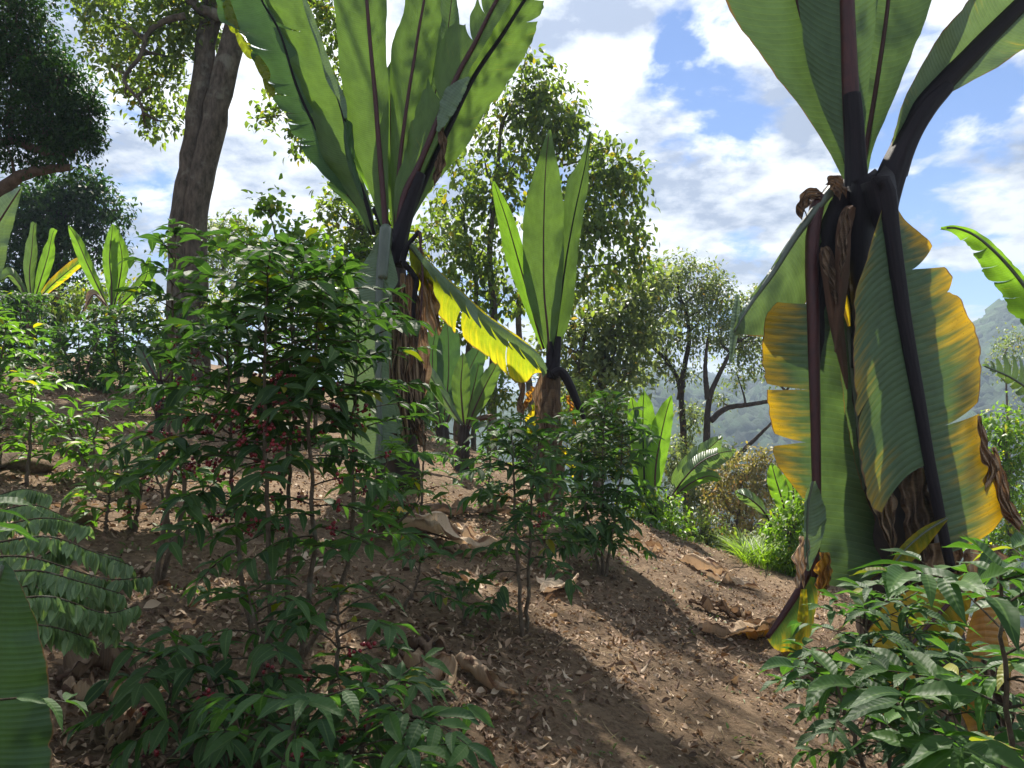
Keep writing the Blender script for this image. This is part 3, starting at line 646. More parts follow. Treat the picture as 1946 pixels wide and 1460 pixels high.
# ------------------------------------------------------------------ broad blades (ensete, banana)
def blade_leaf(root, org, st, d, matn='ens', rib='rib_red', r=(.012, .004), f=(.10, .10), sl=(30, 30), tears=((), ()), rngs=((0, 1), (0, 1)),
               yel=(0.0, 0.0), brown=.0, ripple=.012, jag=.04, N=64, m=9, name='leaf', ylo=(.0, .0), label=None, strips=0.02, widen=True, gap=.012, ribrng=None, front=True, pw=1.4):
    rows = [tuple(q) + (0.0,) * (5 - len(q)) for q in st]
    C = crs(np.array(rows), 160); U, V, W1, W2, DD = C.T; W = [np.maximum(W1, .5), np.maximum(W2, .5)]
    Dp = d + DD
    T = np.gradient(np.stack([U, V], 1), axis=0); T /= np.linalg.norm(T, axis=1)[:, None] + 1e-9
    nv = np.stack([T[:, 1], -T[:, 0]], 1)
    if V[-1] > V[0]: nv = -nv          # first width is always the image-left one
    Lm = np.concatenate([[0], np.cumsum(np.hypot(np.diff(U), np.diff(V)) * Dp[1:] / FPX)])
    tt = np.linspace(0, 1, 160)
    ph = rng.uniform(0, 100, 8); mb = MB(); wmax = max(W[0].max(), W[1].max())
    for s in (0, 1):
        sgn = 1 if s == 0 else -1
        cuts = sorted(tears[s], key=lambda q: q[0]); lo0, hi0 = rngs[s]
        edges = [(lo0, None)] + [(c[0], c) for c in cuts if lo0 < c[0] < hi0] + [(hi0, None)]
        for k in range(len(edges) - 1):
            ta, ca = edges[k]; tb, cb = edges[k + 1]
            nr = max(3, int((tb - ta) * N)); a = np.linspace(0, 1, m + 1); rr = np.linspace(0, 1, nr + 1)
            def g(c):
                if c is None: return np.zeros(m + 1)
                return (c[2] if len(c) > 2 else gap) * np.clip((a - c[1]) / (1 - c[1] + 1e-6), 0, 1) ** 1.2
            lo = ta + g(ca); hi = tb - g(cb); hi = np.maximum(hi, lo + .002)
            A, R = np.meshgrid(a, rr); Tt = lo[None, :] + (hi - lo)[None, :] * R
            iu = lambda arr: np.interp(Tt, tt, arr)
            kn = np.linspace(0, 1, 90); kv = np.convolve(rng.normal(0, .8, 90), [.25, .5, .25], 'same') + .35 * rng.normal(0, 1, 90) - 1.6 * (rng.random(90) < .05)
            jn = 1 + jag * (np.interp(Tt, kn, kv) * .55 + np.sin(Tt * 31 + ph[s]) * .3) * A ** 3
            if len(cuts): jn = jn * (1 - .06 * A ** 3 * rng.random() - .03 * A ** 3 * (np.abs(R - .5) * 2) ** 5)
            w = iu(W[s]) * jn
            slp = sl[s] * A ** 1.9 * (w / wmax)
            px = iu(U) + sgn * iu(nv[:, 0]) * w * A + iu(T[:, 0]) * slp
            py = iu(V) + sgn * iu(nv[:, 1]) * w * A + iu(T[:, 1]) * slp
            off = strips * rng.normal() if len(cuts) else 0.0
            dep = iu(Dp) + f[s] * A ** pw * (w / wmax) + ripple * A ** 1.5 * (np.sin(Tt * 29 + ph[6] + s) + .5 * np.sin(Tt * 61 + ph[7])) + off * A ** 1.5
            X = PA(px, py, dep)
            stn = np.sin(Tt * 23 + ph[1]) * .5 + np.sin(Tt * 57 + ph[3]) * .3
            ya, yb = (yel if len(yel) == 2 else yel[2 * s:2 * s + 2])
            y_ = np.clip(ya + (yb - ya) * A ** 1.5 + .10 * stn * (yb > 0.05) + ylo[0] * (Tt > ylo[1]) * (Tt - ylo[1]), 0, 1)
            b_ = np.clip((A - (1 - brown)) / max(brown, 1e-3), 0, 1) * .72 if brown > 0 else np.zeros_like(A)
            colr = np.stack([y_, b_, np.zeros_like(A), np.ones_like(A)], -1)
            uv = np.stack([A * (1 if s == 0 else -1), iu(Lm)], -1)
            idx = np.arange(A.size).reshape(A.shape)
            q = np.stack([idx[:-1, :-1], idx[1:, :-1], idx[1:, 1:], idx[:-1, 1:]], -1).reshape(-1, 4)
            if s: q = q[:, ::-1]
            mb.add(X, q, uv=uv, col=colr)
    o = mb.build(name, M[matn], root, org)
    if label: o['label'] = label
    if rib:
        a_, b_ = ribrng or (0, 1)
        sel = (tt >= a_) & (tt <= b_)
        rm = MB(); c = PA(U[sel], V[sel], Dp[sel])[::4]
        tube(rm, c, np.linspace(r[0], r[1], len(c)), sides=10)
        rm.build('midrib', M[rib], o, org)
    return o
def petiole(root, org, pts, d, r, matn='rib_dark', name='petiole', sides=12, seg=24, flat=None):
    mb = MB(); tube(mb, [P(p[0], p[1], d + (p[2] if len(p) > 2 else 0)) for p in pts], r, sides=28 if r[0] > .045 else sides, seg=seg * 2 if r[0] > .045 else seg, flat=flat, groove=.05 if r[0] > .045 else 0)
    return mb.build(name, M[matn], root, org)
def pseudostem(root, org, pts, d, radpx, matn='stem', sides=22, wob=.10):
    mb = MB(); c = crs(np.array([P(p[0], p[1], d) for p in pts]), 34)
    b = c[-1]; c = np.vstack([c, [b[0], b[1], float(H(b[0], b[1])) - .15]]) if b[2] > float(H(b[0], b[1])) else c
    tube(mb, c, np.array(radpx) * d / FPX, sides=sides, wob=wob)
    return mb.build('pseudostem', M[matn], root, org)
def rag(root, org, path, d, w, matn='dry', folds=3.5, depth=.05, name='dry_leaf', curl=0.0, browns=.35, label=None):
    'withered hanging blade: a strip pleated across its width'
    C = crs(np.array([(p[0], p[1], (p[2] if len(p) > 2 else w), 0) for p in path], float), 46)
    T = np.gradient(C[:, :2], axis=0); T /= np.linalg.norm(T, axis=1)[:, None] + 1e-9
    nv = np.stack([T[:, 1], -T[:, 0]], 1); m = 26; a = np.linspace(-1, 1, m); ph = rng.uniform(0, 6, 5)
    A, R = np.meshgrid(a, np.linspace(0, 1, 46))
    W = np.maximum(C[:, 2], 1)[:, None] * (1 + .16 * np.sin(R * 11 + ph[0] + (A > 0) * 2) + .08 * np.sin(R * 31 + ph[1] + (A > 0)))
    px = C[:, 0][:, None] + nv[:, 0][:, None] * W * A + 2.5 * np.sin(R * 15 + A * 4 + ph[2]); py = C[:, 1][:, None] + nv[:, 1][:, None] * W * A + 9 * np.sin(A * 7 + ph[3]) * R ** 4
    dep = d + depth * np.sin(A * folds * pi + ph[4] + .8 * np.sin(R * 4)) * (.35 + .65 * R) + curl * A ** 2 * .1 + .004 * np.sin(R * 23 + A * 5)
    X = PA(px, py, dep); idx = np.arange(A.size).reshape(A.shape)
    q = np.stack([idx[:-1, :-1], idx[1:, :-1], idx[1:, 1:], idx[:-1, 1:]], -1).reshape(-1, 4)
    mb = MB(); col = np.stack([.3 + .3 * np.sin(R * 9 + A * 3), browns * (np.abs(A) > .6) + .25 * np.sin(R * 13) ** 2, 0 * A, 0 * A + 1], -1)
    mb.add(X, q, uv=np.stack([A * 1.5, R * 1.2], -1), col=col)
    o = mb.build(name, M[matn], root, org)
    if label: o['label'] = label
    return o

def ensete_right():
    d = 5.4; org = gd(1735, d)
    root = empty('ensete_plant', org, 'largest ensete at the right with long yellow edged leaves hanging to the ground', 'ensete plant', 'ensete plants on the slope')
    B = lambda *a, **k: blade_leaf(root, org, *a, **k)
    pseudostem(root, org, [(1628, 345), (1632, 420), (1640, 600), (1680, 900), (1728, 1230)], d + .15, [34, 52, 58, 62, 70, 88])
    # upright leaves
    B([(1622, 360, 10, 10), (1600, 280, 30, 24), (1575, 190, 62, 40), (1545, 100, 100, 50), (1510, -20, 135, 70), (1460, -300, 140, 90), (1400, -560, 90, 60), (1370, -700, 4, 4)], d + .25, 'ens_big', r=(.02, .006), f=(-.25, .1), sl=(50, 30), label='upright leaf leaning left', yel=(.0, .05), brown=.02)
    B([(1634, 360, 10, 10), (1645, 285, 18, 14), (1655, 225, 30, 30), (1672, 118, 50, 58), (1688, 0, 70, 88), (1712, -260, 90, 110), (1730, -520, 60, 80), (1740, -640, 4, 4)], d + .3, 'ens_big', r=(.02, .006), f=(.1, -.22), sl=(30, 50), label='upright leaf leaning right')
    B([(1628, 350, 8, 8), (1624, 300, 26, 16), (1620, 240, 52, 26), (1615, 140, 84, 42), (1610, 0, 96, 62), (1602, -260, 110, 90), (1596, -560, 60, 60), (1592, -690, 4, 4)], d, 'ens_big', r=(.068, .022), f=(.16, .12), sl=(60, 60), label='tallest upright leaf with maroon midrib', rib='rib_red')
    petiole(root, org, [(1630, 400), (1627, 330), (1624, 250), (1619, 180)], d - .02, [.085, .074, .066, .058], sides=14)
    # diagonal leaf
    B([(1700, 330, 12, 4), (1722, 262, 26, 4), (1752, 205, 42, 8), (1800, 150, 60, 34), (1860, 88, 74, 62), (1930, 18, 84, 92), (2020, -70, 90, 110), (2150, -200, 60, 80), (2230, -290, 4, 4)], d - .1, 'ens_grey', rib='rib_dark', r=(.088, .03), f=(-.28, .05), sl=(40, 60), yel=(0, .2), brown=.03, rngs=((.0, 1), (.16, 1)), label='leaf arching out to the upper right', ripple=.03, jag=.07)
    petiole(root, org, [(1672, 420), (1682, 372), (1700, 320), (1728, 258), (1762, 205), (1800, 165)], d - .14, [.10, .098, .092, .08, .068, .05], sides=16)
    # great hanging leaf
    B([(1664, 352, 3, 3), (1674, 344, 4, 4), (1686, 372, 6, 6), (1692, 430, 40, 30), (1700, 490, 84, 74), (1708, 545, 96, 100), (1716, 600, 108, 116), (1730, 680, 124, 138), (1745, 760, 136, 134), (1762, 860, 128, 118), (1780, 950, 60, 128), (1796, 1030, 20, 130), (1812, 1100, 4, 10)], d - .42, 'ens_big', rib='rib_dark', r=(.062, .030), f=(-.10, .16), sl=(95, -34), rngs=((.04, .715), (.04, .935)),
      tears=(((.47, .97, .004),), ((.245, .35, .030), (.335, .86, .022), (.635, .35, .014))), yel=(-.05, .40, .06, .62), brown=.07, ripple=.02, jag=.04, N=120, m=18, ylo=(.45, .62), label='broad hanging leaf, green near the midrib and yellow along its torn edge')
    def sheath(st, dd, lab=None, mt='rib_dark', f=(.16, .16)): B(st, d + dd, mt, rib=None, f=f, sl=(0, 0), name='leaf_sheath', jag=.03, m=12, ripple=.006, label=lab, pw=2.0)
    sheath([(1664, 334, 24, 22), (1668, 340, 34, 32), (1676, 372, 34, 30), (1684, 420, 26, 25), (1692, 480, 20, 20), (1698, 530, 14, 14)], -.44)
    sheath([(1634, 338, 20, 30), (1640, 352, 30, 40), (1640, 400, 34, 36), (1640, 470, 30, 26), (1636, 560, 20, 16), (1630, 640, 4, 4)], -.22)
    sheath([(1600, 356, 14, 22), (1592, 372, 30, 34), (1580, 430, 32, 40), (1566, 500, 26, 34), (1558, 600, 20, 20), (1552, 700, 12, 10)], -.20)
    sheath([(1660, 352, 20, 26), (1668, 380, 24, 30), (1660, 450, 30, 24), (1650, 540, 20, 16), (1640, 600, 4, 4)], -.10)
    # folded grey-green leaf, upper left
    B([(1585, 356, 4, 6), (1550, 398, 6, 40), (1510, 452, 7, 74), (1468, 520, 8, 84), (1432, 570, 8, 60), (1402, 618, 6, 16), (1394, 636, 2, 3)], d - .22, 'ens_grey', rib='rib_grey', r=(.035, .008), f=(.1, .28), sl=(0, 62), ripple=.028, brown=.03, label='grey green leaf folded along its midrib', jag=.03)
    rag(root, org, [(1560, 368, 9), (1535, 372, 12), (1524, 392, 10), (1526, 410, 6)], d - .25, 10, 'dry_dark', name='bent_petiole', depth=.03)
    B([(1402, 560, 4, 4), (1396, 620, 8, 9), (1388, 690, 3, 3)], d - .2, 'ens_grey', rib=None, sl=(0, 0), label='narrow drooping leaf tip')
    # long left hanging leaf with yellow wing
    B([(1556, 372, 4, 4), (1545, 440, 12, 14), (1543, 520, 10, 32), (1545, 600, 92, 42), (1547, 690, 104, 50), (1549, 780, 92, 60), (1551, 880, 76, 78), (1552, 970, 16, 110), (1550, 1050, 10, 130), (1548, 1110, 2, 90)], d - .2, 'ens_big', rib='rib_red', r=(.05, .024), f=(.18, .22), sl=(-10, 22), rngs=((.28, .78), (.05, 1)), tears=(((.50, .12, .008), (.635, .2, .016)), ()), yel=(.18, .62, 0, .04), brown=.035, ripple=.03, jag=.05, N=110, m=14, label='hanging leaf with torn yellow left side and green right side')
    B([(1608, 560, 8, 10), (1620, 700, 40, 50), (1635, 850, 66, 78), (1648, 1000, 70, 90), (1655, 1120, 40, 60), (1660, 1180, 4, 6)], d + .02, 'ens_grey', rib='rib_grey', r=(.02, .01), f=(.1, .1), sl=(20, 20), label='shaded green leaf hanging behind')
    B([(1545, 915, 4, 4), (1537, 950, 8, 22), (1534, 1000, 6, 36), (1534, 1050, 6, 26), (1536, 1085, 3, 4)], d - .36, 'ens_grey', rib='rib_green', r=(.010, .006), f=(-.05, .08), sl=(0, -20), label='tightly ribbed curled leaf end', ripple=.01)
    petiole(root, org, [(1552, 1040), (1530, 1100), (1495, 1158), (1458, 1212)], d - .12, [.030, .026, .022, .016], 'rib_red')
    B([(1552, 1066, 3, 6), (1530, 1104, 5, 52), (1498, 1156, 5, 62), (1470, 1196, 4, 30), (1458, 1212, 2, 3)], d - .1, 'ens', rib=None, f=(.0, .22), sl=(0, 60), yel=(.1, .45), label='leaf blade touching the soil', jag=.08)
    B([(1528, 1120, 6, 5), (1526, 1170, 10, 9), (1516, 1225, 6, 7), (1508, 1278, 3, 3)], d - .28, 'ens_yel', rib=None, f=(.05, -.05), sl=(0, 0), yel=(.3, .6), label='narrow yellow strip of leaf')
    # yellow leaves low, behind the bush
    B([(1800, 985, 3, 4), (1760, 1010, 10, 22), (1720, 1045, 10, 24), (1690, 1085, 3, 4)], d - .5, 'ens_yel', rib='rib_green', r=(.008, .004), sl=(10, 10), yel=(.2, .5), label='small yellow green leaf folded across the stem')
    B([(1850, 1090, 4, 4), (1800, 1150, 70, 60), (1745, 1210, 90, 70), (1690, 1275, 60, 50), (1650, 1330, 4, 4)], d - .6, 'ens_yel', rib='rib_red', r=(.016, .006), sl=(20, 30), yel=(.35, .75), brown=.05, tears=(((.4, .3), (.7, .2)), ((.5, .3),)), label='yellow dying leaf low on the plant')
    B([(1868, 1130, 10, 10), (1872, 1220, 40, 46), (1868, 1330, 44, 46), (1858, 1410, 10, 10)], d - .75, 'orange', rib=None, sl=(10, 10), yel=(.1, .5), brown=.1, label='orange dying leaf low on the plant')
    B([(1740, 1240, 8, 8), (1720, 1300, 40, 30), (1700, 1370, 30, 30), (1690, 1410, 4, 4)], d - .7, 'orange', rib=None, sl=(10, 10), yel=(.5, .8), label='orange leaf near the soil')
    # withered petioles and rags
    sheath([(1562, 472, 4, 8), (1568, 484, 12, 15), (1578, 540, 14, 17), (1590, 620, 13, 14), (1604, 700, 7, 7), (1610, 740, 2, 2)], -.30, 'withered grey brown leaf stalk', 'dry_rib', (.07, .07))
    sheath([(1622, 392, 3, 6), (1614, 404, 14, 12), (1603, 440, 14, 15), (1600, 520, 14, 14), (1594, 610, 10, 8), (1588, 670, 2, 2)], -.34, 'withered grey brown leaf stalk', 'dry_rib', (.07, .07))
    rag(root, org, [(1566, 470, 5), (1570, 490, 10), (1580, 530, 8), (1590, 570, 2)], d - .34, 10, 'dry_dark', depth=.02)
    rag(root, org, [(1612, 396, 5), (1604, 425, 11), (1602, 480, 7), (1598, 520, 2)], d - .38, 10, 'dry_dark', depth=.02)
    rag(root, org, [(1572, 352, 4), (1580, 344, 10), (1592, 352, 14), (1600, 372, 8)], d - .3, 10, 'dry_dark', name='sheath_tip', depth=.02)
    B([(1575, 442, 2, 2), (1580, 470, 6, 6), (1590, 520, 9, 9), (1606, 580, 8, 8), (1614, 620, 3, 3)], d - .12, 'ens_yel', rib=None, yel=(.7, .9), sl=(0, 0), label='sliver of yellow leaf between the dark petioles')
    petiole(root, org, [(1600, 380), (1575, 420), (1552, 500), (1545, 600)], d - .08, [.06, .06, .055, .035])
    petiole(root, org, [(1640, 380), (1650, 450), (1640, 560), (1626, 700)], d - .02, [.07, .075, .06, .03])
    rag(root, org, [(1672, 880, 14), (1680, 950, 20), (1690, 1010, 14), (1694, 1045, 4)], d - .22, 14, 'dry', depth=.05)
    rag(root, org, [(1740, 890, 26), (1742, 950, 32), (1752, 1010, 28), (1760, 1060, 12)], d - .26, 22, 'dry_dark', depth=.06)
    rag(root, org, [(1790, 1030, 30), (1800, 1090, 34), (1806, 1150, 24), (1812, 1200, 8)], d - .30, 24, 'dry', depth=.06)
    rag(root, org, [(1740, 1040, 20), (1748, 1110, 26), (1760, 1180, 18)], d - .2, 20, 'dry_dark', depth=.05)
    rag(root, org, [(1862, 1040, 36), (1870, 1090, 42), (1880, 1150, 20)], d - .4, 24, 'dry', depth=.06)
    rag(root, org, [(1862, 790, 3), (1870, 850, 9), (1886, 890, 12), (1872, 925, 3)], d - .32, 12, 'dry', depth=.03, label='shrivelled brown flap on the torn edge')
    rag(root, org, [(1888, 850, 3), (1900, 900, 10), (1912, 960, 14), (1940, 1000, 5)], d - .3, 12, 'dry', depth=.04)
    rag(root, org, [(1530, 1020, 8), (1522, 1060, 13), (1520, 1110, 6)], d - .35, 10, 'dry_pale', depth=.03)
    rag(root, org, [(1566, 1050, 8), (1566, 1090, 16), (1560, 1130, 8)], d - .3, 10, 'orange', depth=.03)
    rag(root, org, [(1880, 1250, 20), (1900, 1340, 24), (1920, 1400, 14)], d - .9, 20, 'dry_dark', depth=.05)
ensete_right()

def ensete_left():
    d = 7.5; org = gd(752, d)
    root = empty('ensete_plant', org, 'tall ensete left of centre with a dense upright fan of leaves and brown rags', 'ensete plant', 'ensete plants on the slope')
    B = lambda *a, **k: blade_leaf(root, org, *a, **k)
    pseudostem(root, org, [(748, 440), (750, 560), (755, 720), (758, 900)], d + .1, [20, 24, 26, 32, 40])
    many = lambda n, a0=.25, g=.004: tuple((x, a0 + .5 * rng.random(), g) for x in np.sort(rng.uniform(.12, .92, n)))
    # rear leaves
    B([(765, 430, 4, 4), (790, 330, 16, 18), (822, 200, 22, 28), (846, 90, 24, 24), (857, 10, 20, 10), (862, -40, 2, 2)], d + .35, 'ens_big', r=(.012, .004), label='leaf behind, right of the tallest pair')
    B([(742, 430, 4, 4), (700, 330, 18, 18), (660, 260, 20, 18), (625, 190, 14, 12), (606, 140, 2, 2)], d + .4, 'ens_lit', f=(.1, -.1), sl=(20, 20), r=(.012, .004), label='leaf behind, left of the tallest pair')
    B([(750, 440, 4, 4), (745, 330, 18, 20), (742, 240, 24, 24), (743, 170, 16, 16), (745, 118, 2, 2)], d + .4, 'ens', label='central leaf behind the tallest pair', r=(.012, .004))
    # outer left
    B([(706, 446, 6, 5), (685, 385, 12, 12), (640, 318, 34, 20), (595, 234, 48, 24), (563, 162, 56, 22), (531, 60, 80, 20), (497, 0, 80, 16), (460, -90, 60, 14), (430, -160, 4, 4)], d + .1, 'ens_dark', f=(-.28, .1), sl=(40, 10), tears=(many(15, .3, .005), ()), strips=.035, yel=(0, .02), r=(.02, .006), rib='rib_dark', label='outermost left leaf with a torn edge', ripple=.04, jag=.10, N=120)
    B([(712, 446, 5, 4), (692, 372, 30, 8), (664, 300, 50, 8), (655, 232, 68, 6), (640, 178, 66, 5), (612, 96, 68, 5), (580, 10, 72, 5), (555, -60, 60, 5), (530, -140, 4, 3)], d - .05, 'ens', f=(.2, -.08), sl=(46, 0), tears=(((.66, .3, .008), (.78, .1, .02), (.83, .5, .01)), ()), rib='rib_dark', r=(.022, .008), yel=(0, .05), label='left leaf curled along its midrib', ripple=.03, N=100)
    B([(657, 225, 3, 3), (650, 190, 7, 7), (628, 150, 8, 10), (612, 100, 5, 8), (590, 40, 4, 9), (577, 0, 3, 6)], d - .16, 'ens_grey', rib=None, f=(0, 0), sl=(0, 0), label='silvery curled edge of the left leaf')
    B([(708, 445, 5, 5), (683, 400, 12, 14), (655, 366, 14, 12), (634, 346, 3, 3)], d + .15, 'ens_dark', r=(.012, .004), label='short low leaf on the left')
    B([(690, 380, 3, 3), (668, 320, 5, 14), (658, 270, 4, 16), (656, 232, 2, 3)], d - .12, 'ens_dark', rib=None, label='dark folded edge')
    for pts in ([(424, -30), (432, 10), (444, 50), (452, 62)], [(446, 42), (458, 72), (474, 100), (486, 112)], [(478, 92), (492, 118), (504, 140), (508, 156)], [(500, 150), (512, 170), (520, 184)]):
        B([(x, y, 9 if 0 < i < len(pts) - 1 else 2, 9 if 0 < i < len(pts) - 1 else 2) for i, (x, y) in enumerate(pts)], d - .12, 'ens_yel', rib=None, f=(-.02, .04), sl=(4, 4), yel=(.05, .25), name='leaf_shred', label='outer edge shred coloured yellow green for backlight')  # pieces added along the torn edge, backlight glow put into their yellow colour
    # tallest pair
    B([(733, 440, 6, 5), (729, 384, 22, 10), (722, 300, 48, 16), (718, 250, 58, 22), (712, 170, 62, 27), (706, 110, 62, 30), (697, 0, 62, 38), (690, -120, 50, 34), (684, -230, 4, 4)], d - .12, 'ens', rib='rib_red', r=(.030, .012), f=(.12, .16), sl=(30, 30), label='broad upright leaf with maroon midrib, left of the tallest pair', N=90)
    B([(752, 440, 5, 5), (757, 340, 16, 20), (765, 262, 24, 34), (776, 180, 38, 42), (786, 120, 46, 44), (797, 50, 34, 38), (806, 0, 40, 28), (818, -90, 30, 24), (826, -160, 3, 3)], d - .04, 'ens', rib='rib_red', r=(.024, .009), f=(.1, .12), sl=(30, 30), label='upright leaf with maroon midrib, right of the tallest pair', N=90)
    # right leaves
    B([(768, 436, 6, 6), (790, 384, 12, 14), (824, 304, 22, 42), (859, 231, 26, 56), (901, 146, 26, 66), (955, 66, 24, 52), (997, 0, 20, 34), (1046, -70, 14, 20), (1080, -120, 3, 3)], d + .05, 'ens', rib='rib_dark', r=(.036, .012), f=(-.1, .24), sl=(20, 46), tears=((), ((.70, .6, .01), (.78, .5, .012), (.86, .5, .012))), yel=(.04, .1), ripple=.03, jag=.1, label='right leaf with a ragged lower edge', N=110)
    B([(757, 440, 6, 6), (770, 370, 26, 12), (800, 308, 46, 12), (835, 223, 48, 16), (874, 135, 60, 16), (905, 78, 34, 18), (940, 8, 36, 24), (985, -70, 26, 18), (1015, -120, 3, 3)], d - .14, 'ens', rib='rib_red', r=(.042, .014), f=(.16, -.18), sl=(56, 10), tears=(((.42, .25, .02), (.63, .2, .016), (.72, .3, .01)), ()), yel=(.03, .08), ripple=.03, jag=.08, label='right leaf with a thick dark midrib', N=100)
    B([(832, 250, 3, 3), (846, 215, 14, 14), (864, 182, 20, 15), (882, 158, 10, 8), (892, 146, 2, 2)], d - .24, 'ens_grey', rib=None, f=(.06, -.05), sl=(0, 0), name='folded_flap', jag=.15)
    petiole(root, org, [(752, 505), (758, 455), (775, 400), (800, 330)], d - .16, [.075, .085, .065, .045], sides=16)
    petiole(root, org, [(748, 480), (730, 430), (712, 395)], d - .02, [.06, .05, .03])
    rag(root, org, [(838, 240, 5), (842, 280, 7), (834, 320, 8), (826, 346, 3)], d - .2, 8, 'dry_dark', depth=.02)
    # hanging front leaf
    B([(731, 436, 8, 4), (727, 480, 26, 20), (723, 520, 50, 34), (721, 560, 62, 22), (720, 640, 66, 20), (719, 720, 66, 22), (721, 800, 64, 40), (723, 850, 50, 44), (724, 880, 4, 4)], d - .55, 'ens_grey', rib='rib_grey', r=(.046, .022), f=(.1, .18), sl=(20, 20), tears=((), ((.30, .2, .03), (.68, .3, .012), (.86, .4, .012))), label='broad grey green leaf hanging in front of the stem', ripple=.02, N=100)
    petiole(root, org, [(736, 470, .3), (733, 436, -.02), (731, 470, -.06), (727, 530, -.06)], d - .52, [.045, .056, .05, .046], 'rib_grey')
    for pth in ([(728, 530), (742, 560), (741, 640), (744, 700)], [(720, 725), (748, 760), (760, 800), (764, 822)], [(754, 820), (762, 838), (766, 850)]):
        B([(x, y, 3, 3) if 0 < i < len(pth) - 1 else (x, y, .6, .6) for i, (x, y) in enumerate(pth)], d - .62, 'ens_grey', rib=None, f=(.03, -.03), sl=(0, 0), name='leaf_edge', label='pale turned up edge of the hanging leaf')
    # long leaning leaf, yellow underside
    mid = [(778, 466), (800, 492), (830, 524), (870, 562), (920, 608), (985, 654), (1020, 680), (1036, 706)]
    lw = [6, 40, 50, 56, 54, 62, 30, 3]; uw = [4, 8, 10, 12, 12, 12, 8, 2]
    B([(x, y, a, b) for (x, y), a, b in zip(mid, lw, uw)], d - .3, 'ens_yel', rib='rib_green', r=(.020, .006), f=(.25, .05), sl=(40, 5), tears=(many(7, .6, .003) + ((.44, .05, .03),), ()), yel=(.12, .45), brown=.04, jag=.05, N=120, label='long leaning leaf with a glowing yellow underside')
    B([(x, y, a, b) for (x, y), a, b in zip([(q[0] + 3, q[1] - 3) for q in mid], [3, 10, 17, 20, 20, 22, 20, 3], [2, 3, 4, 5, 5, 5, 4, 2])], d - .4, 'ens_grey', rib=None, f=(.02, .05), sl=(42, 0), tears=(tuple((x, .35, .022) for x in (.2, .31, .43, .52, .60, .70, .78, .88)), ()), strips=.05, jag=.16, N=120, label='grey green upper side of the leaning leaf, split into drooping fingers')
    petiole(root, org, [(764, 500), (772, 472), (790, 448), (797, 442), (800, 462)], d - .3, [.03, .032, .024, .02, .014])
    petiole(root, org, [(766, 498), (784, 520), (792, 536), (788, 560), (786, 600), (792, 640)], d - .3, [.03, .028, .024, .022, .02, .012])
    petiole(root, org, [(797, 442), (803, 520), (801, 580), (797, 622)], d - .34, [.012, .011, .01, .006], 'rib_red', name='red_petiole')
    for pth, w, mt in (([(797, 470, 4), (806, 530, 12), (816, 600, 20), (822, 632, 22)], 10, 'dry'), ([(780, 520, 8), (778, 600, 18), (782, 700, 22), (788, 770, 14), (790, 820, 5)], 12, 'dry_dark'),
                       ([(764, 520, 6), (768, 620, 12), (762, 720, 18), (764, 800, 16), (770, 850, 5)], 12, 'dry'), ([(798, 620, 14), (800, 700, 18), (796, 770, 10), (800, 800, 3)], 10, 'dry'),
                       ([(752, 560, 6), (748, 700, 12), (754, 800, 16), (756, 860, 8)], 10, 'dry_dark'), ([(800, 480, 3), (812, 520, 8), (818, 545, 5)], 10, 'orange'), ([(786, 740, 10), (792, 800, 14), (806, 850, 6)], 10, 'dry_dark')):
        rag(root, org, pth, d - .22, w, mt, depth=.05)
ensete_left()

def small_ensete(label, d, base, leaves, stem=(12, 9), top=None, matn='ens_lit', stemmat='stem', rib='rib_red', extra=None, group='ensete plants on the slope', name='ensete_plant', cat='ensete plant'):
    'leaves: (stations, kwargs)'
    org = gd(base[0], d)
    root = empty(name, org, label, cat, group)
    if top:
        pseudostem(root, org, [top, ((top[0] + base[0]) / 2, (top[1] + base[1]) / 2), base], d + .02, [stem[1], (stem[0] + stem[1]) / 2, stem[0]], stemmat, wob=.2)
    for st, kw in leaves:
        k = dict(matn=matn, rib=rib, r=(.014, .004), f=(.08, .08), sl=(14, 14), N=40, m=6, ripple=.02); k.update(kw)
        dd = k.pop('dd', 0); k['matn'] = k.get('matn'); mt = k.pop('matn')
        blade_leaf(root, org, st, d + dd, mt, **k)
    if extra: extra(root, org, d)
    return root
def ec_extra(root, org, d):
    petiole(root, org, [(1050, 712), (1066, 706), (1082, 730), (1100, 772), (1112, 800)], d - .2, [.05, .05, .05, .04, .02])
    petiole(root, org, [(1052, 720), (1048, 690), (1044, 650)], d - .05, [.07, .06, .035])
    petiole(root, org, [(1048, 720), (1056, 690), (1062, 640)], d - .08, [.06, .05, .03])
    for pth, mt in (([(1016, 706, 3), (996, 718, 4), (990, 760, 6), (992, 800, 3)], 'dry_dark'), ([(1030, 700, 5), (1022, 760, 8), (1026, 820, 4)], 'dry'), ([(1044, 740, 10), (1042, 800, 16), (1046, 860, 10)], 'dry_dark'),
                    ([(1012, 735, 2), (1005, 755, 6), (998, 775, 1)], 'orange'), ([(1016, 770, 4), (1010, 800, 9), (1006, 835, 4)], 'ens_yel'), ([(1078, 752, 2), (1086, 775, 4), (1092, 800, 1)], 'orange'),
                    ([(1062, 850, 4), (1085, 870, 12), (1090, 900, 4)], 'ens_yel')):
        rag(root, org, pth, d - .14, 8, mt, depth=.03, browns=.1)
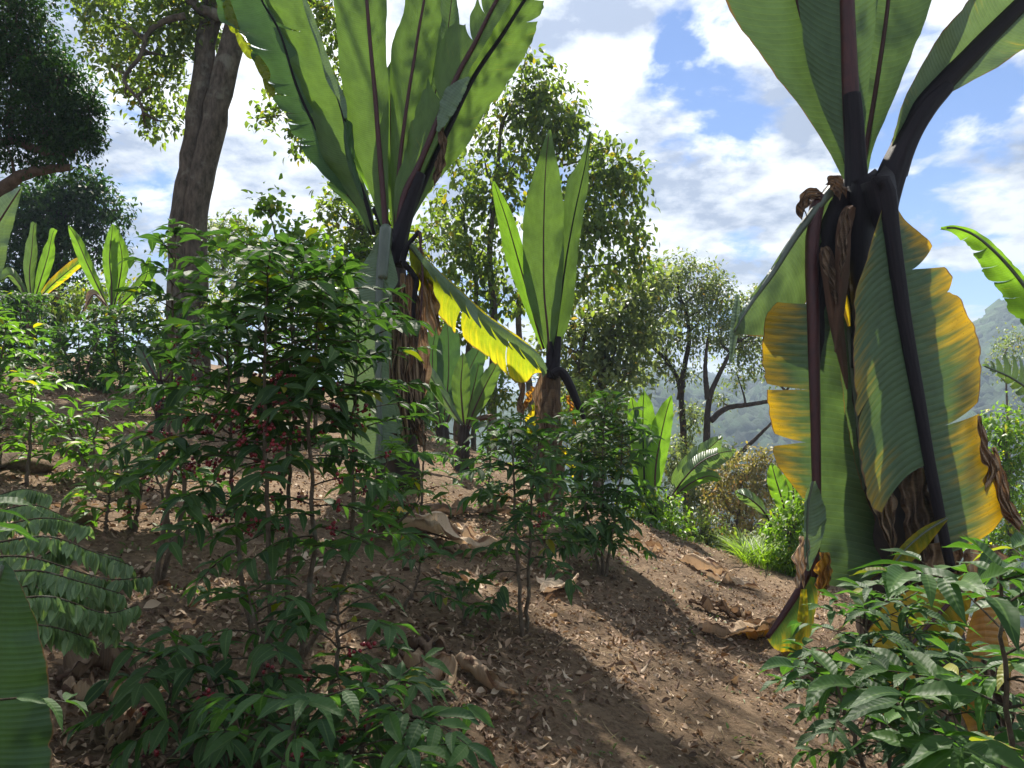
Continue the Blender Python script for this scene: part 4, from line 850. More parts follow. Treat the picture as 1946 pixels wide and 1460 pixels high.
small_ensete('slender ensete with three tall green leaves and a shaggy brown stem', 9.0, (1045, 955), [
    ([(1034, 664, 4, 4), (1020, 620, 10, 10), (1004, 560, 18, 16), (985, 495, 22, 16), (965, 425, 16, 14), (948, 375, 9, 8), (938, 345, 2, 2)], dict(matn='ens_lit', dd=.1, f=(.15, -.15), sl=(24, 10))),
    ([(1052, 672, 4, 4), (1058, 622, 20, 22), (1068, 550, 24, 24), (1078, 480, 20, 20), (1093, 400, 24, 16), (1102, 360, 26, 14), (1113, 308, 10, 6), (1122, 250, 2, 2)], dict(matn='ens', dd=.05, rib='rib_dark', f=(.1, -.12))),
    ([(1044, 672, 4, 4), (1040, 620, 20, 22), (1034, 554, 36, 36), (1033, 470, 40, 38), (1034, 400, 36, 36), (1036, 340, 22, 27), (1040, 280, 9, 12), (1045, 247, 2, 2)], dict(matn='ens', dd=-.08, N=60, m=8)),
], stem=(24, 15), top=(1045, 690), stemmat='stem_brown', extra=ec_extra)
small_ensete('small ensete with dark base and short spreading leaves left of the slender one', 9.5, (876, 905), [
    ([(882, 812, 2, 2), (878, 770, 16, 16), (876, 730, 17, 17), (879, 690, 8, 8), (880, 672, 1, 1)], dict(matn='ens', dd=-.05)),
    ([(888, 812, 2, 2), (905, 770, 13, 17), (924, 730, 14, 17), (940, 700, 9, 9), (946, 686, 1, 1)], dict(matn='ens', dd=0)),
    ([(880, 808, 2, 2), (862, 785, 8, 8), (840, 750, 14, 12), (818, 715, 14, 12), (800, 692, 2, 2)], dict(matn='ens_grey', dd=-.1, rib='rib_green')),
    ([(886, 812, 2, 2), (895, 760, 12, 12), (905, 715, 12, 12), (910, 690, 2, 2)], dict(matn='ens_dark', dd=.2)),
    ([(890, 815, 2, 2), (905, 800, 5, 5), (925, 795, 6, 6), (935, 802, 1, 1)], dict(matn='dry_dark', dd=-.1)),
], stem=(13, 8), top=(884, 808))
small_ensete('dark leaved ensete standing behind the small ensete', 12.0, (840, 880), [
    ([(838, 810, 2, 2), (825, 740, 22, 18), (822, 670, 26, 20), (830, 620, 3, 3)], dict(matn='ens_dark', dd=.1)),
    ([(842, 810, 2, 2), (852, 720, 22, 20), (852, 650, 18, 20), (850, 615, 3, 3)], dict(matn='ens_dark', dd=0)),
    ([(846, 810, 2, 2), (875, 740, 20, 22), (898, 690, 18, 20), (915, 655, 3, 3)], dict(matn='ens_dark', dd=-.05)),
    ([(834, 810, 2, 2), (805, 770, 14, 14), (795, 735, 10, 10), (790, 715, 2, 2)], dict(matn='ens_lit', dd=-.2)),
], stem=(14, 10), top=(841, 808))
small_ensete('bright upright ensete right of the dense dark coffee bush', 9.6, (1240, 1000), [
    ([(1226, 960, 4, 4), (1224, 900, 22, 24), (1222, 830, 22, 26), (1222, 780, 14, 18), (1224, 742, 1, 1)], dict(dd=0, rib='rib_dark')),
    ([(1244, 960, 4, 4), (1246, 890, 22, 18), (1256, 830, 22, 18), (1266, 785, 14, 12), (1276, 752, 1, 1)], dict(dd=-.06)),
    ([(1224, 930, 3, 3), (1212, 840, 14, 14), (1206, 790, 12, 12), (1200, 754, 1, 1)], dict(dd=.1)),
], stem=(9, 8), top=(1238, 955))
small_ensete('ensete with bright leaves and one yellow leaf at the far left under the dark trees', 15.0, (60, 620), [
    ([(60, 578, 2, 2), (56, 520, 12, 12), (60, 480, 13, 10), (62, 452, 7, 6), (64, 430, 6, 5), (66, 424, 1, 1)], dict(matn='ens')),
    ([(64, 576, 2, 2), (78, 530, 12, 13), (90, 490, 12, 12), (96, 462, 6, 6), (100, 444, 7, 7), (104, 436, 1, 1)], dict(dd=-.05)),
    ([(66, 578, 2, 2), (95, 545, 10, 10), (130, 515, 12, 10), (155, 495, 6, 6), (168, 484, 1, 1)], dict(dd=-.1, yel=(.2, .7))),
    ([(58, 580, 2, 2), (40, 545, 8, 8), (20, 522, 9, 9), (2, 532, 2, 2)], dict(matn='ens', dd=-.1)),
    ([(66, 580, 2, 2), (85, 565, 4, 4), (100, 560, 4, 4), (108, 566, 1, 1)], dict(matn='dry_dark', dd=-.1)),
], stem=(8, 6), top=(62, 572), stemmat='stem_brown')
small_ensete('ensete with long pale leaves between the dark trees and the forked coffee bush', 13.0, (215, 640), [
    ([(206, 585, 2, 2), (186, 545, 10, 8), (165, 500, 13, 10), (148, 460, 10, 8), (130, 428, 1, 1)], dict()),
    ([(212, 585, 2, 2), (212, 540, 12, 13), (208, 490, 13, 16), (212, 450, 8, 12), (214, 426, 1, 1)], dict(dd=-.05)),
    ([(216, 585, 2, 2), (226, 540, 10, 12), (232, 490, 10, 12), (222, 440, 4, 4)], dict(dd=.1)),
    ([(218, 590, 2, 2), (250, 560, 12, 10), (276, 530, 12, 10), (284, 490, 2, 2)], dict(dd=.1)),
    ([(210, 590, 2, 2), (180, 560, 5, 5), (160, 590, 1, 1)], dict(matn='dry', dd=-.1)),
], stem=(8, 6), top=(212, 582))
small_ensete('low young ensete glowing green behind the forked coffee bush', 8.0, (305, 735), [
    ([(306, 725, 2, 2), (304, 690, 14, 14), (300, 660, 12, 12), (300, 638, 1, 1)], dict(dd=0)),
    ([(300, 725, 2, 2), (284, 695, 12, 12), (272, 670, 10, 10), (266, 652, 1, 1)], dict(matn='ens_grey', dd=-.05)),
    ([(312, 725, 2, 2), (330, 700, 10, 10), (345, 680, 9, 9), (352, 668, 1, 1)], dict(dd=-.05)),
], stem=(6, 5), top=(305, 722))
small_ensete('bright green ensete low behind the largest ensete', 9.0, (1505, 1040), [
    ([(1498, 1000, 3, 3), (1486, 950, 18, 18), (1474, 910, 14, 14), (1466, 880, 1, 1)], dict(dd=0, yel=(0, .25))),
    ([(1506, 1000, 3, 3), (1508, 950, 20, 20), (1505, 900, 14, 14), (1500, 866, 1, 1)], dict(dd=.1)),
    ([(1512, 1000, 3, 3), (1530, 950, 18, 18), (1545, 910, 14, 14), (1560, 880, 1, 1)], dict(dd=.05)),
], stem=(9, 8), top=(1504, 998))
def many_t(n, a0=.1, g=.006, lo=.15, hi=.95): return tuple((x, a0, g) for x in np.linspace(lo, hi, n))
small_ensete('banana plant with split grey green drooping leaves beside the bare tree trunks', 10.5, (1272, 990), [
    ([(1272, 945, 3, 3), (1290, 905, 14, 14), (1320, 875, 20, 22), (1350, 850, 14, 16), (1372, 830, 2, 2)], dict(matn='banana', dd=.1, tears=(many_t(6), many_t(6)), strips=.04)),
    ([(1274, 948, 3, 3), (1296, 915, 16, 22), (1330, 880, 16, 28), (1365, 862, 10, 20), (1398, 856, 2, 2)], dict(matn='banana', dd=-.1, tears=(many_t(6), many_t(7)), strips=.05, yel=(0, .15))),
    ([(1268, 945, 3, 3), (1258, 960, 12, 12), (1262, 985, 1, 1)], dict(matn='ens_dark', dd=-.1)),
    ([(1274, 950, 3, 3), (1310, 920, 10, 12), (1345, 905, 10, 12), (1370, 910, 1, 1)], dict(matn='ens_lit', dd=-.15, tears=(many_t(4), many_t(4)))),
], stem=(8, 6), top=(1272, 942), group='banana plants', name='banana_plant', cat='banana plant')
small_ensete('banana plant with one finely split leaf in the bright shrubs', 9.5, (1462, 1010), [
    ([(1462, 988, 2, 2), (1445, 965, 12, 12), (1420, 945, 12, 12), (1398, 934, 1, 1)], dict(matn='banana', tears=(many_t(9), many_t(9)), strips=.03)),
    ([(1462, 988, 2, 2), (1475, 970, 8, 8), (1488, 962, 1, 1)], dict(matn='banana', dd=.1)),
], stem=(5, 4), top=(1462, 988), group='banana plants', name='banana_plant', cat='banana plant')
small_ensete('banana plant at the right edge whose two split leaves arch into view', 6.0, (2150, 1150), [
    ([(2120, 900, 10, 8), (2040, 700, 46, 14), (1985, 600, 50, 12), (1935, 528, 44, 10), (1890, 478, 34, 10), (1850, 446, 22, 8), (1815, 433, 10, 5), (1788, 434, 3, 3)], dict(matn='ens_lit', rib='rib_grey', r=(.03, .008), tears=(tuple((x, .35, .0015) for x in (.12, .2, .27, .36, .42, .5, .55, .63, .7, .76, .83, .9)), ()), strips=.03, f=(.18, -.1), sl=(24, 5), jag=.22, N=120, yel=(0, .1), label='arching leaf split into lit yellow green fingers')),
    ([(2120, 910, 8, 8), (2040, 820, 30, 40), (1980, 760, 30, 46), (1925, 720, 14, 40), (1880, 700, 3, 10), (1866, 694, 1, 1)], dict(matn='banana', rib='rib_grey', r=(.02, .006), tears=(many_t(16, .08, .012), many_t(20, .05, .014)), strips=.03, sl=(20, 30), N=160, label='finely split silvery leaf')),
    ([(2120, 900, 10, 10), (2160, 700, 50, 50), (2220, 520, 40, 40), (2260, 420, 3, 3)], dict(matn='ens_lit')),
], stem=(50, 40), top=(2130, 880), group='banana plants', name='banana_plant', cat='banana plant')
small_ensete('pale ensete leaf tip poking in at the left edge below the dark tree', 5.0, (-110, 900), [
    ([(-100, 640, 10, 10), (-60, 540, 50, 50), (-18, 450, 44, 34), (12, 400, 26, 18), (42, 354, 1, 1)], dict(matn='ens_grey', f=(.1, .1), sl=(20, 20))),
    ([(-110, 640, 10, 10), (-180, 500, 40, 40), (-240, 380, 3, 3)], dict(matn='ens')),
], stem=(50, 40), top=(-105, 630))
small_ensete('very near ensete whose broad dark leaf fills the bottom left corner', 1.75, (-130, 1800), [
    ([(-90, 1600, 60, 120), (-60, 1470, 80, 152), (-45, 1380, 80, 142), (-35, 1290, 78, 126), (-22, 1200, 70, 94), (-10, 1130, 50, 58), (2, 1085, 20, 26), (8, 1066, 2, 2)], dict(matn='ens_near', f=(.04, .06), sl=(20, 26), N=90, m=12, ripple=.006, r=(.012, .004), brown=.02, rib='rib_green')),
    ([(-90, 1600, 60, 60), (-200, 1400, 120, 90), (-300, 1200, 3, 3)], dict(matn='ens')),
], stem=(90, 80), top=(-100, 1590))

# ------------------------------------------------------------------ trees
def tree(label, name, trunks, lumps_, tm='tree_mid', bm='bark', lf=.11, tpl=BROAD, dens=1.0, gap=.0, cat='tree', group='trees on the slope', spray=9, droop=.35, seed=0, branches=True, limb_from=0, base=None, twigr=.012):
    'trunks: list of (points3d, radii); lumps_: list of (center3d, radius, squash, count)'
    org = np.array(base if base is not None else trunks[0][0][0], float); root = empty(name, org, label, cat, group)
    for pts, rad in trunks:
        mb = MB(); pp = crs(np.array(pts, float), 40); pp[1:-1] += rng.normal(0, rad[-1] * .12, (38, 3))
        tube(mb, pp, rad, sides=16, wob=.05); mb.build('trunk', M[bm], root, org)
    bmb = MB(); cmb = MB(); allp = np.vstack([crs(np.array(t[0], float), 30)[8:] for t in trunks[limb_from:]])
    pos, D, U, Sz = [], [], [], []
    for c, r, sq, cnt in lumps_:
        c = np.array(c, float)
        # limb from the nearest trunk point
        if branches:
            dist = np.linalg.norm(allp - (c - [0, 0, r * .8]), axis=1); q = allp[int(dist.argmin())]
            mid = (q + c) / 2 + rng.normal(0, r * .15, 3) + [0, 0, -.1 * r]
            lr = twigr * (1.6 + .8 * r)
            tube(bmb, [q, mid, c], [lr * 1.6, lr, lr * .5], sides=6, seg=10, wob=.1)
        n = int(cnt * dens)
        for i in range(n):
            v = rng.normal(size=3); v /= np.linalg.norm(v) + 1e-9; rr = rng.random() ** .45
            p = c + v * rr * r * np.array([1, 1, sq])
            if gap and mnoise.noise(Vector(p * (1.6 / max(r, .3)) + seed * 7.3)) < gap - .28: continue
            out = unit(v + rng.normal(0, .5, 3) + [0, 0, .2])
            if branches and i % 3 == 0:
                s = c + (p - c) * rng.uniform(.1, .45); m_ = (s + p) / 2 + rng.normal(0, .06 * r, 3)
                tube(bmb, [s, m_, p + out * lf], [twigr * .7, twigr * .45, twigr * .2], sides=3, cap=False)
            k = rng.integers(spray // 2, spray + 3)
            q = p + rng.normal(0, 1, (k, 3)) * lf * .68 + out * np.linspace(0, lf * 1.6, k)[:, None]
            dd = out * .6 + rng.normal(0, .65, (k, 3)) + [0, 0, -droop]
            pos.append(q); D.append(dd); U.append(np.tile([0, 0, 1.], (k, 1)) + rng.normal(0, .35, (k, 3))); Sz.append(lf * rng.uniform(.6, 1.25, k))
    stamp(cmb, tpl, np.vstack(pos), np.vstack(D), np.vstack(U), np.concatenate(Sz))
    cmb.build('crown', M[tm], root, org)
    if bmb.n: bmb.build('branches', M[bm], root, org)
    return root
def px3(lst, d): return [(P(u, v, d + (q[0] if q else 0)), r * d / FPX, (q[1] if len(q) > 1 else .8), n) for (u, v, r, n, *q) in lst]
def tr(pts, d, radpx, ground=True):
    P3 = [P(u, v, d + (q[0] if q else 0)) for (u, v, *q) in pts]
    if ground: P3 = [gd(pts[0][0], d) - [0, 0, .1]] + P3
    return (P3, [x * d / FPX for x in radpx])

# big twin trunk
d = 13.0
big_lumps = px3([(230, 40, 60, 80), (300, 90, 55, 70), (250, 130, 45, 55), (200, 100, 40, 40), (180, 20, 60, 80), (330, 30, 60, 80), (310, 160, 40, 45), (290, 200, 34, 26, 0, .9), (320, 230, 30, 22), (250, 185, 24, 16), (280, 245, 22, 12),
    (370, 60, 40, 50), (360, 20, 60, 90), (340, 110, 30, 30), (500, 60, 40, 40), (560, 40, 60, 70), (600, 110, 50, 60), (640, 60, 50, 60), (560, 190, 36, 30), (530, 215, 30, 24), (590, 240, 36, 30), (570, 280, 20, 12), (495, 225, 22, 12), (620, 180, 40, 40), (640, 10, 60, 60), (480, 10, 50, 60), (430, -60, 90, 120), (300, -80, 90, 120), (150, -70, 80, 90)], d)
over = [((-2.0, 11.6, 13.4), 1.9, .6, 190), ((-1.1, 10.0, 12.2), 1.4, .6, 100), ((-3.2, 10.6, 12.8), 1.3, .6, 60), ((1.2, 14.0, 12.6), 2.3, .6, 110), ((2.6, 12.4, 11.2), 2.1, .6, 100), ((3.2, 14.6, 12.6), 2.2, .6, 100), ((0.2, 12.0, 11.4), 1.6, .6, 90), ((-.8, 10.6, 11.0), 1.7, .6, 110), ((4.8, 13.2, 11.6), 1.8, .6, 120)]  # unseen crown clumps, added so their shade falls on foreground and tall coffee bush
tree('big twin trunked tree leaning right with its crown above the picture', 'shade_tree',
     [tr([(345, 560), (348, 420), (378, 205), (400, 40), (418, -120), (440, -260)], d, [30, 24, 21, 19, 16, 12]),
      tr([(372, 560), (372, 420), (412, 210), (447, 70), (490, -120), (640, -280)], d - .05, [27, 22, 23, 22, 17, 12]),
      tr([(352, 30), (318, 38), (282, 62), (266, 108), (236, 150), (264, 190), (272, 215)], d - .5, [7, 6, 5, 4, 3.5, 3, 2], ground=False),
      tr([(420, 30), (370, 10), (330, -40), (280, -60)], d - .2, [12, 9, 7, 5], ground=False), tr([(470, -40), (520, 20), (560, 90), (575, 160), (590, 230)], d - .3, [8, 6, 5, 4, 2], ground=False), tr([(470, 20), (540, -10), (620, 20), (660, 90)], d, [9, 7, 5, 3], ground=False),
      ([P(640, -280, d), (0.0, 13, 10.6), (1.6, 13, 11.2), (3.5, 13.2, 11.6)], [.12, .1, .08, .05])],
     big_lumps + over, 'tree_mid', 'bark', lf=.12, dens=1.0, gap=.10, seed=1, spray=9, limb_from=2, twigr=.009)
# left dark tree, hedge-like
d = 9.0
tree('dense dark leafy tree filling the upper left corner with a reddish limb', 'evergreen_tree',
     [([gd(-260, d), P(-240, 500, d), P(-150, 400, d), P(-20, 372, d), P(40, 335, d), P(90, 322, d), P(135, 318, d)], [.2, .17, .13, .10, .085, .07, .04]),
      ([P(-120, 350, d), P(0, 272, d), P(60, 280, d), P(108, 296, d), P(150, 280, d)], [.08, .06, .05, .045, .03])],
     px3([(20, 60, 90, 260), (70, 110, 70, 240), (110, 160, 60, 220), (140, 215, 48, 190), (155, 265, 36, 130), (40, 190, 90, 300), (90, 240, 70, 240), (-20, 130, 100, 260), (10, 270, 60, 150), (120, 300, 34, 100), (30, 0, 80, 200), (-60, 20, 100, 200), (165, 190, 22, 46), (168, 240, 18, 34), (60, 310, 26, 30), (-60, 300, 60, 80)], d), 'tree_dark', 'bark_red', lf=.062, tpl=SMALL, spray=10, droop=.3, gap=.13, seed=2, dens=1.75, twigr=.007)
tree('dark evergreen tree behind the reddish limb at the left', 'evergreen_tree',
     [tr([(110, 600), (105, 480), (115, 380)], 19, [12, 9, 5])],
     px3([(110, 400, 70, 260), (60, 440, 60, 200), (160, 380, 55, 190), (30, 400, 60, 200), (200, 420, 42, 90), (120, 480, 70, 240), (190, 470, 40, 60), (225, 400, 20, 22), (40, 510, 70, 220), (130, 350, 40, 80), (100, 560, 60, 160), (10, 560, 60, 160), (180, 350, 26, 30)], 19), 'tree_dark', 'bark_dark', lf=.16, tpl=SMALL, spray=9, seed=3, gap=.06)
tree('flat topped pale tree far behind the twin trunk', 'flat_topped_tree', [tr([(420, 620), (425, 520), (430, 460)], 30, [6, 5, 3])],
     px3([(400, 455, 36, 70), (440, 440, 34, 70), (470, 460, 34, 60), (350, 480, 40, 60), (420, 500, 50, 90), (500, 500, 40, 70)], 30), 'tree_pale', 'bark', lf=.2, tpl=SMALL, spray=9, seed=4)
tree('young broad leaved tree with a tuft above the others, left of the tall ensete', 'young_tree', [tr([(560, 640), (530, 480), (512, 400)], 10.5, [4, 2.5, 1.2]), tr([(600, 640), (590, 520), (570, 440)], 10.5, [4, 2.5, 1.5])],
     px3([(510, 392, 16, 10), (495, 400, 10, 5), (530, 398, 10, 5), (570, 450, 30, 30), (540, 480, 26, 24), (600, 480, 30, 30), (455, 460, 30, 30), (490, 500, 34, 34), (560, 530, 46, 50), (620, 540, 40, 46), (640, 590, 40, 40)], 10.5), 'bush_lit', 'twig', lf=.10, tpl=HEART, spray=6, seed=5, droop=.6, twigr=.005)
tree('leafy light green tree close behind the tall ensete', 'broadleaf_tree', [tr([(680, 700), (690, 560), (690, 440)], 15, [9, 6, 4])],
     px3([(660, 400, 46, 60), (700, 430, 50, 80), (650, 470, 44, 70), (720, 500, 54, 90), (680, 540, 60, 100), (630, 380, 22, 18), (640, 560, 50, 70), (720, 590, 50, 70), (820, 450, 50, 60), (660, 640, 50, 60)], 15), 'tree_mid', 'bark', lf=.15, tpl=BROAD, spray=8, seed=6, gap=.08)
d = 17
tree('tall open tree with drooping leaves behind the two ensetes', 'broadleaf_tree',
     [tr([(935, 780), (938, 600), (930, 480), (942, 360), (952, 240)], d, [11, 9, 7, 5, 3]), tr([(1010, 780), (985, 620), (1000, 480), (1040, 300)], d + .5, [9, 7, 5, 3]), tr([(870, 780), (905, 560), (880, 420)], d, [7, 5, 3])],
     px3([(1030, 160, 34, 50), (1060, 205, 46, 80), (1000, 190, 42, 70), (1040, 250, 60, 100), (1080, 270, 26, 30), (960, 230, 50, 60), (1150, 300, 42, 60), (1185, 330, 38, 54), (1170, 390, 50, 80), (1190, 440, 40, 50), (1130, 350, 44, 60), (920, 300, 60, 80), (870, 370, 56, 80), (950, 370, 60, 80), (1080, 400, 50, 60), (1120, 450, 56, 90), (860, 450, 60, 90), (920, 470, 60, 90), (1180, 500, 50, 70), (880, 540, 60, 90), (960, 560, 50, 70), (1100, 540, 60, 90), (900, 620, 60, 90), (830, 580, 46, 60), (985, 300, 40, 40), (1000, 110, 16, 10)], d), 'tree_mid', 'bark', lf=.17, tpl=BROAD, spray=8, seed=7, gap=.13, droop=.8)
tree('pale yellowish tree between the slender ensete and the open crowned tree', 'broadleaf_tree', [tr([(1140, 800), (1150, 680), (1170, 600)], 19, [9, 7, 4]), tr([(1100, 820), (1100, 700), (1120, 600)], 19, [7, 5, 3])],
     px3([(1130, 600, 60, 110), (1190, 570, 50, 90), (1230, 530, 44, 70), (1100, 660, 56, 100), (1170, 650, 60, 110), (1140, 720, 60, 110), (1200, 700, 40, 60), (1080, 740, 60, 100), (1230, 620, 44, 60), (1180, 760, 40, 60), (1040, 640, 40, 50)], 19), 'tree_pale', 'bark', lf=.18, tpl=BROAD, spray=8, seed=8, gap=.10)
d = 23
tree('open crowned tree with several bare dark trunks against the hazy hill', 'open_crowned_tree',
     [tr([(1310, 1000), (1300, 860), (1292, 740), (1270, 690), (1240, 660)], d, [11, 9, 8, 6, 3]), tr([(1292, 760), (1300, 700), (1310, 640), (1300, 580)], d, [7, 5, 4, 2], ground=False),
      tr([(1340, 1000), (1342, 850), (1348, 760), (1372, 700), (1400, 650)], d - .6, [12, 10, 9, 6, 3]), tr([(1350, 800), (1380, 776), (1430, 768), (1478, 758), (1500, 735)], d - .6, [6, 5, 4, 3.5, 2], ground=False),
      tr([(1345, 760), (1340, 700), (1345, 640)], d - .6, [6, 4, 2], ground=False), tr([(1355, 940), (1390, 880), (1440, 830), (1470, 800)], d - .6, [6, 5, 4, 2], ground=False)],
     px3([(1290, 520, 46, 110), (1250, 545, 40, 90), (1330, 530, 44, 100), (1370, 560, 40, 90), (1300, 580, 60, 140), (1230, 600, 44, 90), (1370, 620, 50, 110), (1410, 600, 26, 40), (1270, 640, 50, 100), (1330, 660, 40, 60), (1410, 660, 40, 70), (1440, 620, 20, 24), (1240, 690, 40, 60), (1300, 720, 30, 26), (1400, 710, 30, 34), (1445, 700, 26, 30), (1205, 565, 40, 80), (1200, 640, 40, 80), (1215, 700, 36, 60), (1425, 575, 30, 60), (1440, 650, 36, 60), (1330, 590, 50, 90), (1320, 790, 34, 50), (1290, 850, 36, 60), (1370, 760, 20, 16), (1500, 720, 20, 20)], d), 'tree_pale', 'bark_dark', lf=.14, tpl=SMALL, spray=9, seed=9, gap=.14, dens=1.6)
tree('golden leaved small tree under the bare limbs in the valley', 'small_tree', [tr([(1400, 1040), (1405, 960), (1410, 900)], 17, [5, 4, 2])],
     px3([(1400, 900, 44, 130), (1440, 880, 34, 80), (1370, 940, 40, 90), (1420, 950, 46, 120), (1460, 920, 30, 60), (1390, 990, 46, 120), (1450, 990, 40, 90), (1400, 1040, 50, 100)], 17), 'tree_gold', 'bark', lf=.11, tpl=SMALL, spray=9, seed=10, gap=.07, group='shrubs beyond the crest')
for lab, lst, dd, mt, nm in (
    ('bright green shrub just below the upright ensete', [(1215, 970, 34, 90), (1250, 960, 36, 90), (1280, 1000, 34, 80), (1240, 1020, 36, 80)], 9.6, 'bush_lit', 'shrub'),
    ('dark green shrub at the foot of the bare trunks', [(1340, 1010, 36, 90), (1310, 1030, 34, 80), (1370, 1040, 34, 80), (1350, 1060, 36, 70)], 11.0, 'tree_mid', 'shrub'),
    ('shrub with small leaves beside the left edge of the largest ensete', [(1500, 1010, 36, 90), (1520, 1050, 34, 80), (1490, 1070, 30, 60), (1530, 960, 30, 60)], 8.6, 'bush_lit', 'shrub'),
    ('pale green shrub between the golden tree and the banana leaf', [(1460, 1020, 30, 70), (1430, 1040, 30, 60), (1400, 1060, 32, 70)], 12.0, 'tree_pale', 'shrub'),
    ('rounded pale tree at the right edge below the hill', [(1910, 670, 30, 60), (1935, 650, 34, 70), (1900, 700, 24, 40), (1950, 700, 40, 70), (1960, 760, 40, 70)], 30, 'tree_pale', 'broadleaf_tree'),
    ('light leaved tree at the right edge behind the yellow leaf', [(1910, 820, 40, 90), (1940, 860, 46, 100), (1895, 880, 30, 60), (1930, 930, 46, 90), (1910, 1000, 50, 90), (1890, 1060, 40, 70), (1950, 1000, 50, 80)], 14, 'bush_lit', 'broadleaf_tree'),
    ('pale leafy shrub thicket in the valley between the bare trunks', [(1300, 900, 40, 100), (1340, 930, 40, 90), (1270, 870, 34, 80), (1320, 960, 40, 90), (1380, 870, 30, 60)], 19, 'tree_pale', 'shrub'),
    ('full green shrub beyond the crest behind the dense dark coffee bush', [(1130, 800, 44, 90), (1180, 790, 40, 90), (1100, 760, 44, 90), (1200, 850, 40, 90), (1150, 860, 44, 90)], 14, 'tree_mid', 'shrub'),
    ('dark shrub mass under the slender ensete', [(1000, 800, 40, 70), (960, 840, 40, 80), (1080, 830, 40, 80), (1120, 860, 40, 70), (1010, 860, 50, 80)], 13, 'tree_mid', 'shrub'),
    ('shaded shrub behind the small ensete', [(900, 760, 50, 90), (840, 740, 40, 70), (950, 740, 40, 70), (800, 800, 40, 70)], 15, 'tree_mid', 'shrub'),
    ('leafy shrub on the ridge behind the tallest coffee bush', [(450, 540, 50, 90), (520, 560, 50, 90), (600, 580, 50, 90), (390, 600, 46, 80), (650, 600, 40, 70), (560, 620, 50, 90), (480, 600, 50, 90), (620, 660, 50, 90), (540, 690, 50, 80), (430, 640, 50, 80), (660, 720, 50, 80)], 13, 'tree_mid', 'shrub'),
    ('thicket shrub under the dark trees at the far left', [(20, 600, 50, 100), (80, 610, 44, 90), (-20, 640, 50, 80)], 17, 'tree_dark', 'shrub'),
    ('shrub on the skyline behind the round dark coffee bush', [(180, 570, 46, 90), (240, 560, 44, 90), (130, 590, 40, 70), (290, 600, 44, 80), (340, 640, 44, 70), (380, 580, 40, 60)], 16, 'tree_mid', 'shrub')):
    c0 = px3(lst, dd); u0 = lst[0][0]
    gb = gd(u0, dd)
    tree(lab, nm, [([gb - [0, 0, .1], (gb + c0[0][0]) / 2, c0[0][0]], [.05 * dd / 12, .04 * dd / 12, .02])], c0, mt, 'bark', lf=.075 if dd < 14 else .13, tpl=SMALL, spray=8, seed=u0, gap=.07, cat='shrub' if nm == 'shrub' else 'tree', group='shrubs beyond the crest' if nm == 'shrub' else 'trees on the slope', twigr=.008)

# ------------------------------------------------------------------ forest floor
def litter():
    n = 85000; mb = MB()
    dist = 1.4 + 14 * rng.random(n) ** 1.45; ang = rng.uniform(-radians(42), radians(38), n)
    x = dist * np.sin(ang); y = dist * np.cos(ang)
    patch = np.sin(x * 1.7 + 3) * np.sin(y * 1.9 + 1) + .7 * np.sin(x * 4.1) * np.sin(y * 3.3) + rng.normal(0, .55, n)
    k = patch > -.55; x, y = x[k], y[k]; n = len(x)
    z = H(x, y) + rng.uniform(.0, .012, n)
    a = rng.uniform(0, 2 * pi, n); D = np.stack([np.cos(a), np.sin(a), rng.normal(0, .22, n)], 1); U = np.stack([rng.normal(0, .45, n), rng.normal(0, .45, n), np.ones(n)], 1)
    stamp(mb, LIT, np.stack([x, y, z], 1), D, U, rng.uniform(.012, .045, n) * rng.uniform(.6, 1.3, n) * np.where(rng.random(n) < .06, 1.8, 1))
    tag(mb.build('fallen_leaves', M['litter']), 'curled brown fallen leaves strewn over the bare soil', 'leaf litter', kind='stuff')
    # straw and small twigs
    n = 9000; mb = MB(); dist = 1.4 + 13 * rng.random(n) ** 1.3; ang = rng.uniform(-radians(42), radians(38), n); x = dist * np.sin(ang); y = dist * np.cos(ang); z = H(x, y) + .006
    a = rng.uniform(0, 2 * pi, n); D = np.stack([np.cos(a), np.sin(a), rng.normal(.05, .15, n)], 1); U = np.tile([0, 0, 1.], (n, 1)) + rng.normal(0, .2, (n, 3))
    stamp(mb, [leaf_tpl(3, 2, .018, .1, .5, .5), leaf_tpl(3, 2, .014, -.1, .5, -.8)], np.stack([x, y, z], 1), D, U, rng.uniform(.05, .16, n))
    tag(mb.build('straw', M['straw']), 'dry straw and thin twigs scattered on the soil', 'straw', kind='stuff')
    # low weeds
    mb = MB(); pos, D, U, Sz = [], [], [], []
    for _ in range(900):
        dd = 2.2 + 11 * rng.random() ** 1.1; an = rng.uniform(-radians(38), radians(34)); cx, cyy = dd * sin(an), dd * cos(an)
        pr = .5 + .5 * sin(cx * 1.3 + 1) * sin(cyy * 1.1)
        if rng.random() > pr: continue
        for _ in range(rng.integers(4, 12)):
            xx = cx + rng.normal(0, .05); yy = cyy + rng.normal(0, .05); a = rng.uniform(0, 6.28)
            pos.append([xx, yy, float(H(xx, yy)) + .004]); D.append([cos(a), sin(a), rng.uniform(.3, 1.6)]); U.append([rng.normal(0, .3), rng.normal(0, .3), 1]); Sz.append(rng.uniform(.02, .05))
    stamp(mb, [leaf_tpl(3, 2, .2, .3, .3), leaf_tpl(3, 2, .1, .5, .3)], np.array(pos), np.array(D), np.array(U), np.array(Sz))
    tag(mb.build('weeds', M['weed']), 'small green weeds sprouting from the soil', 'weeds', kind='stuff')
litter()
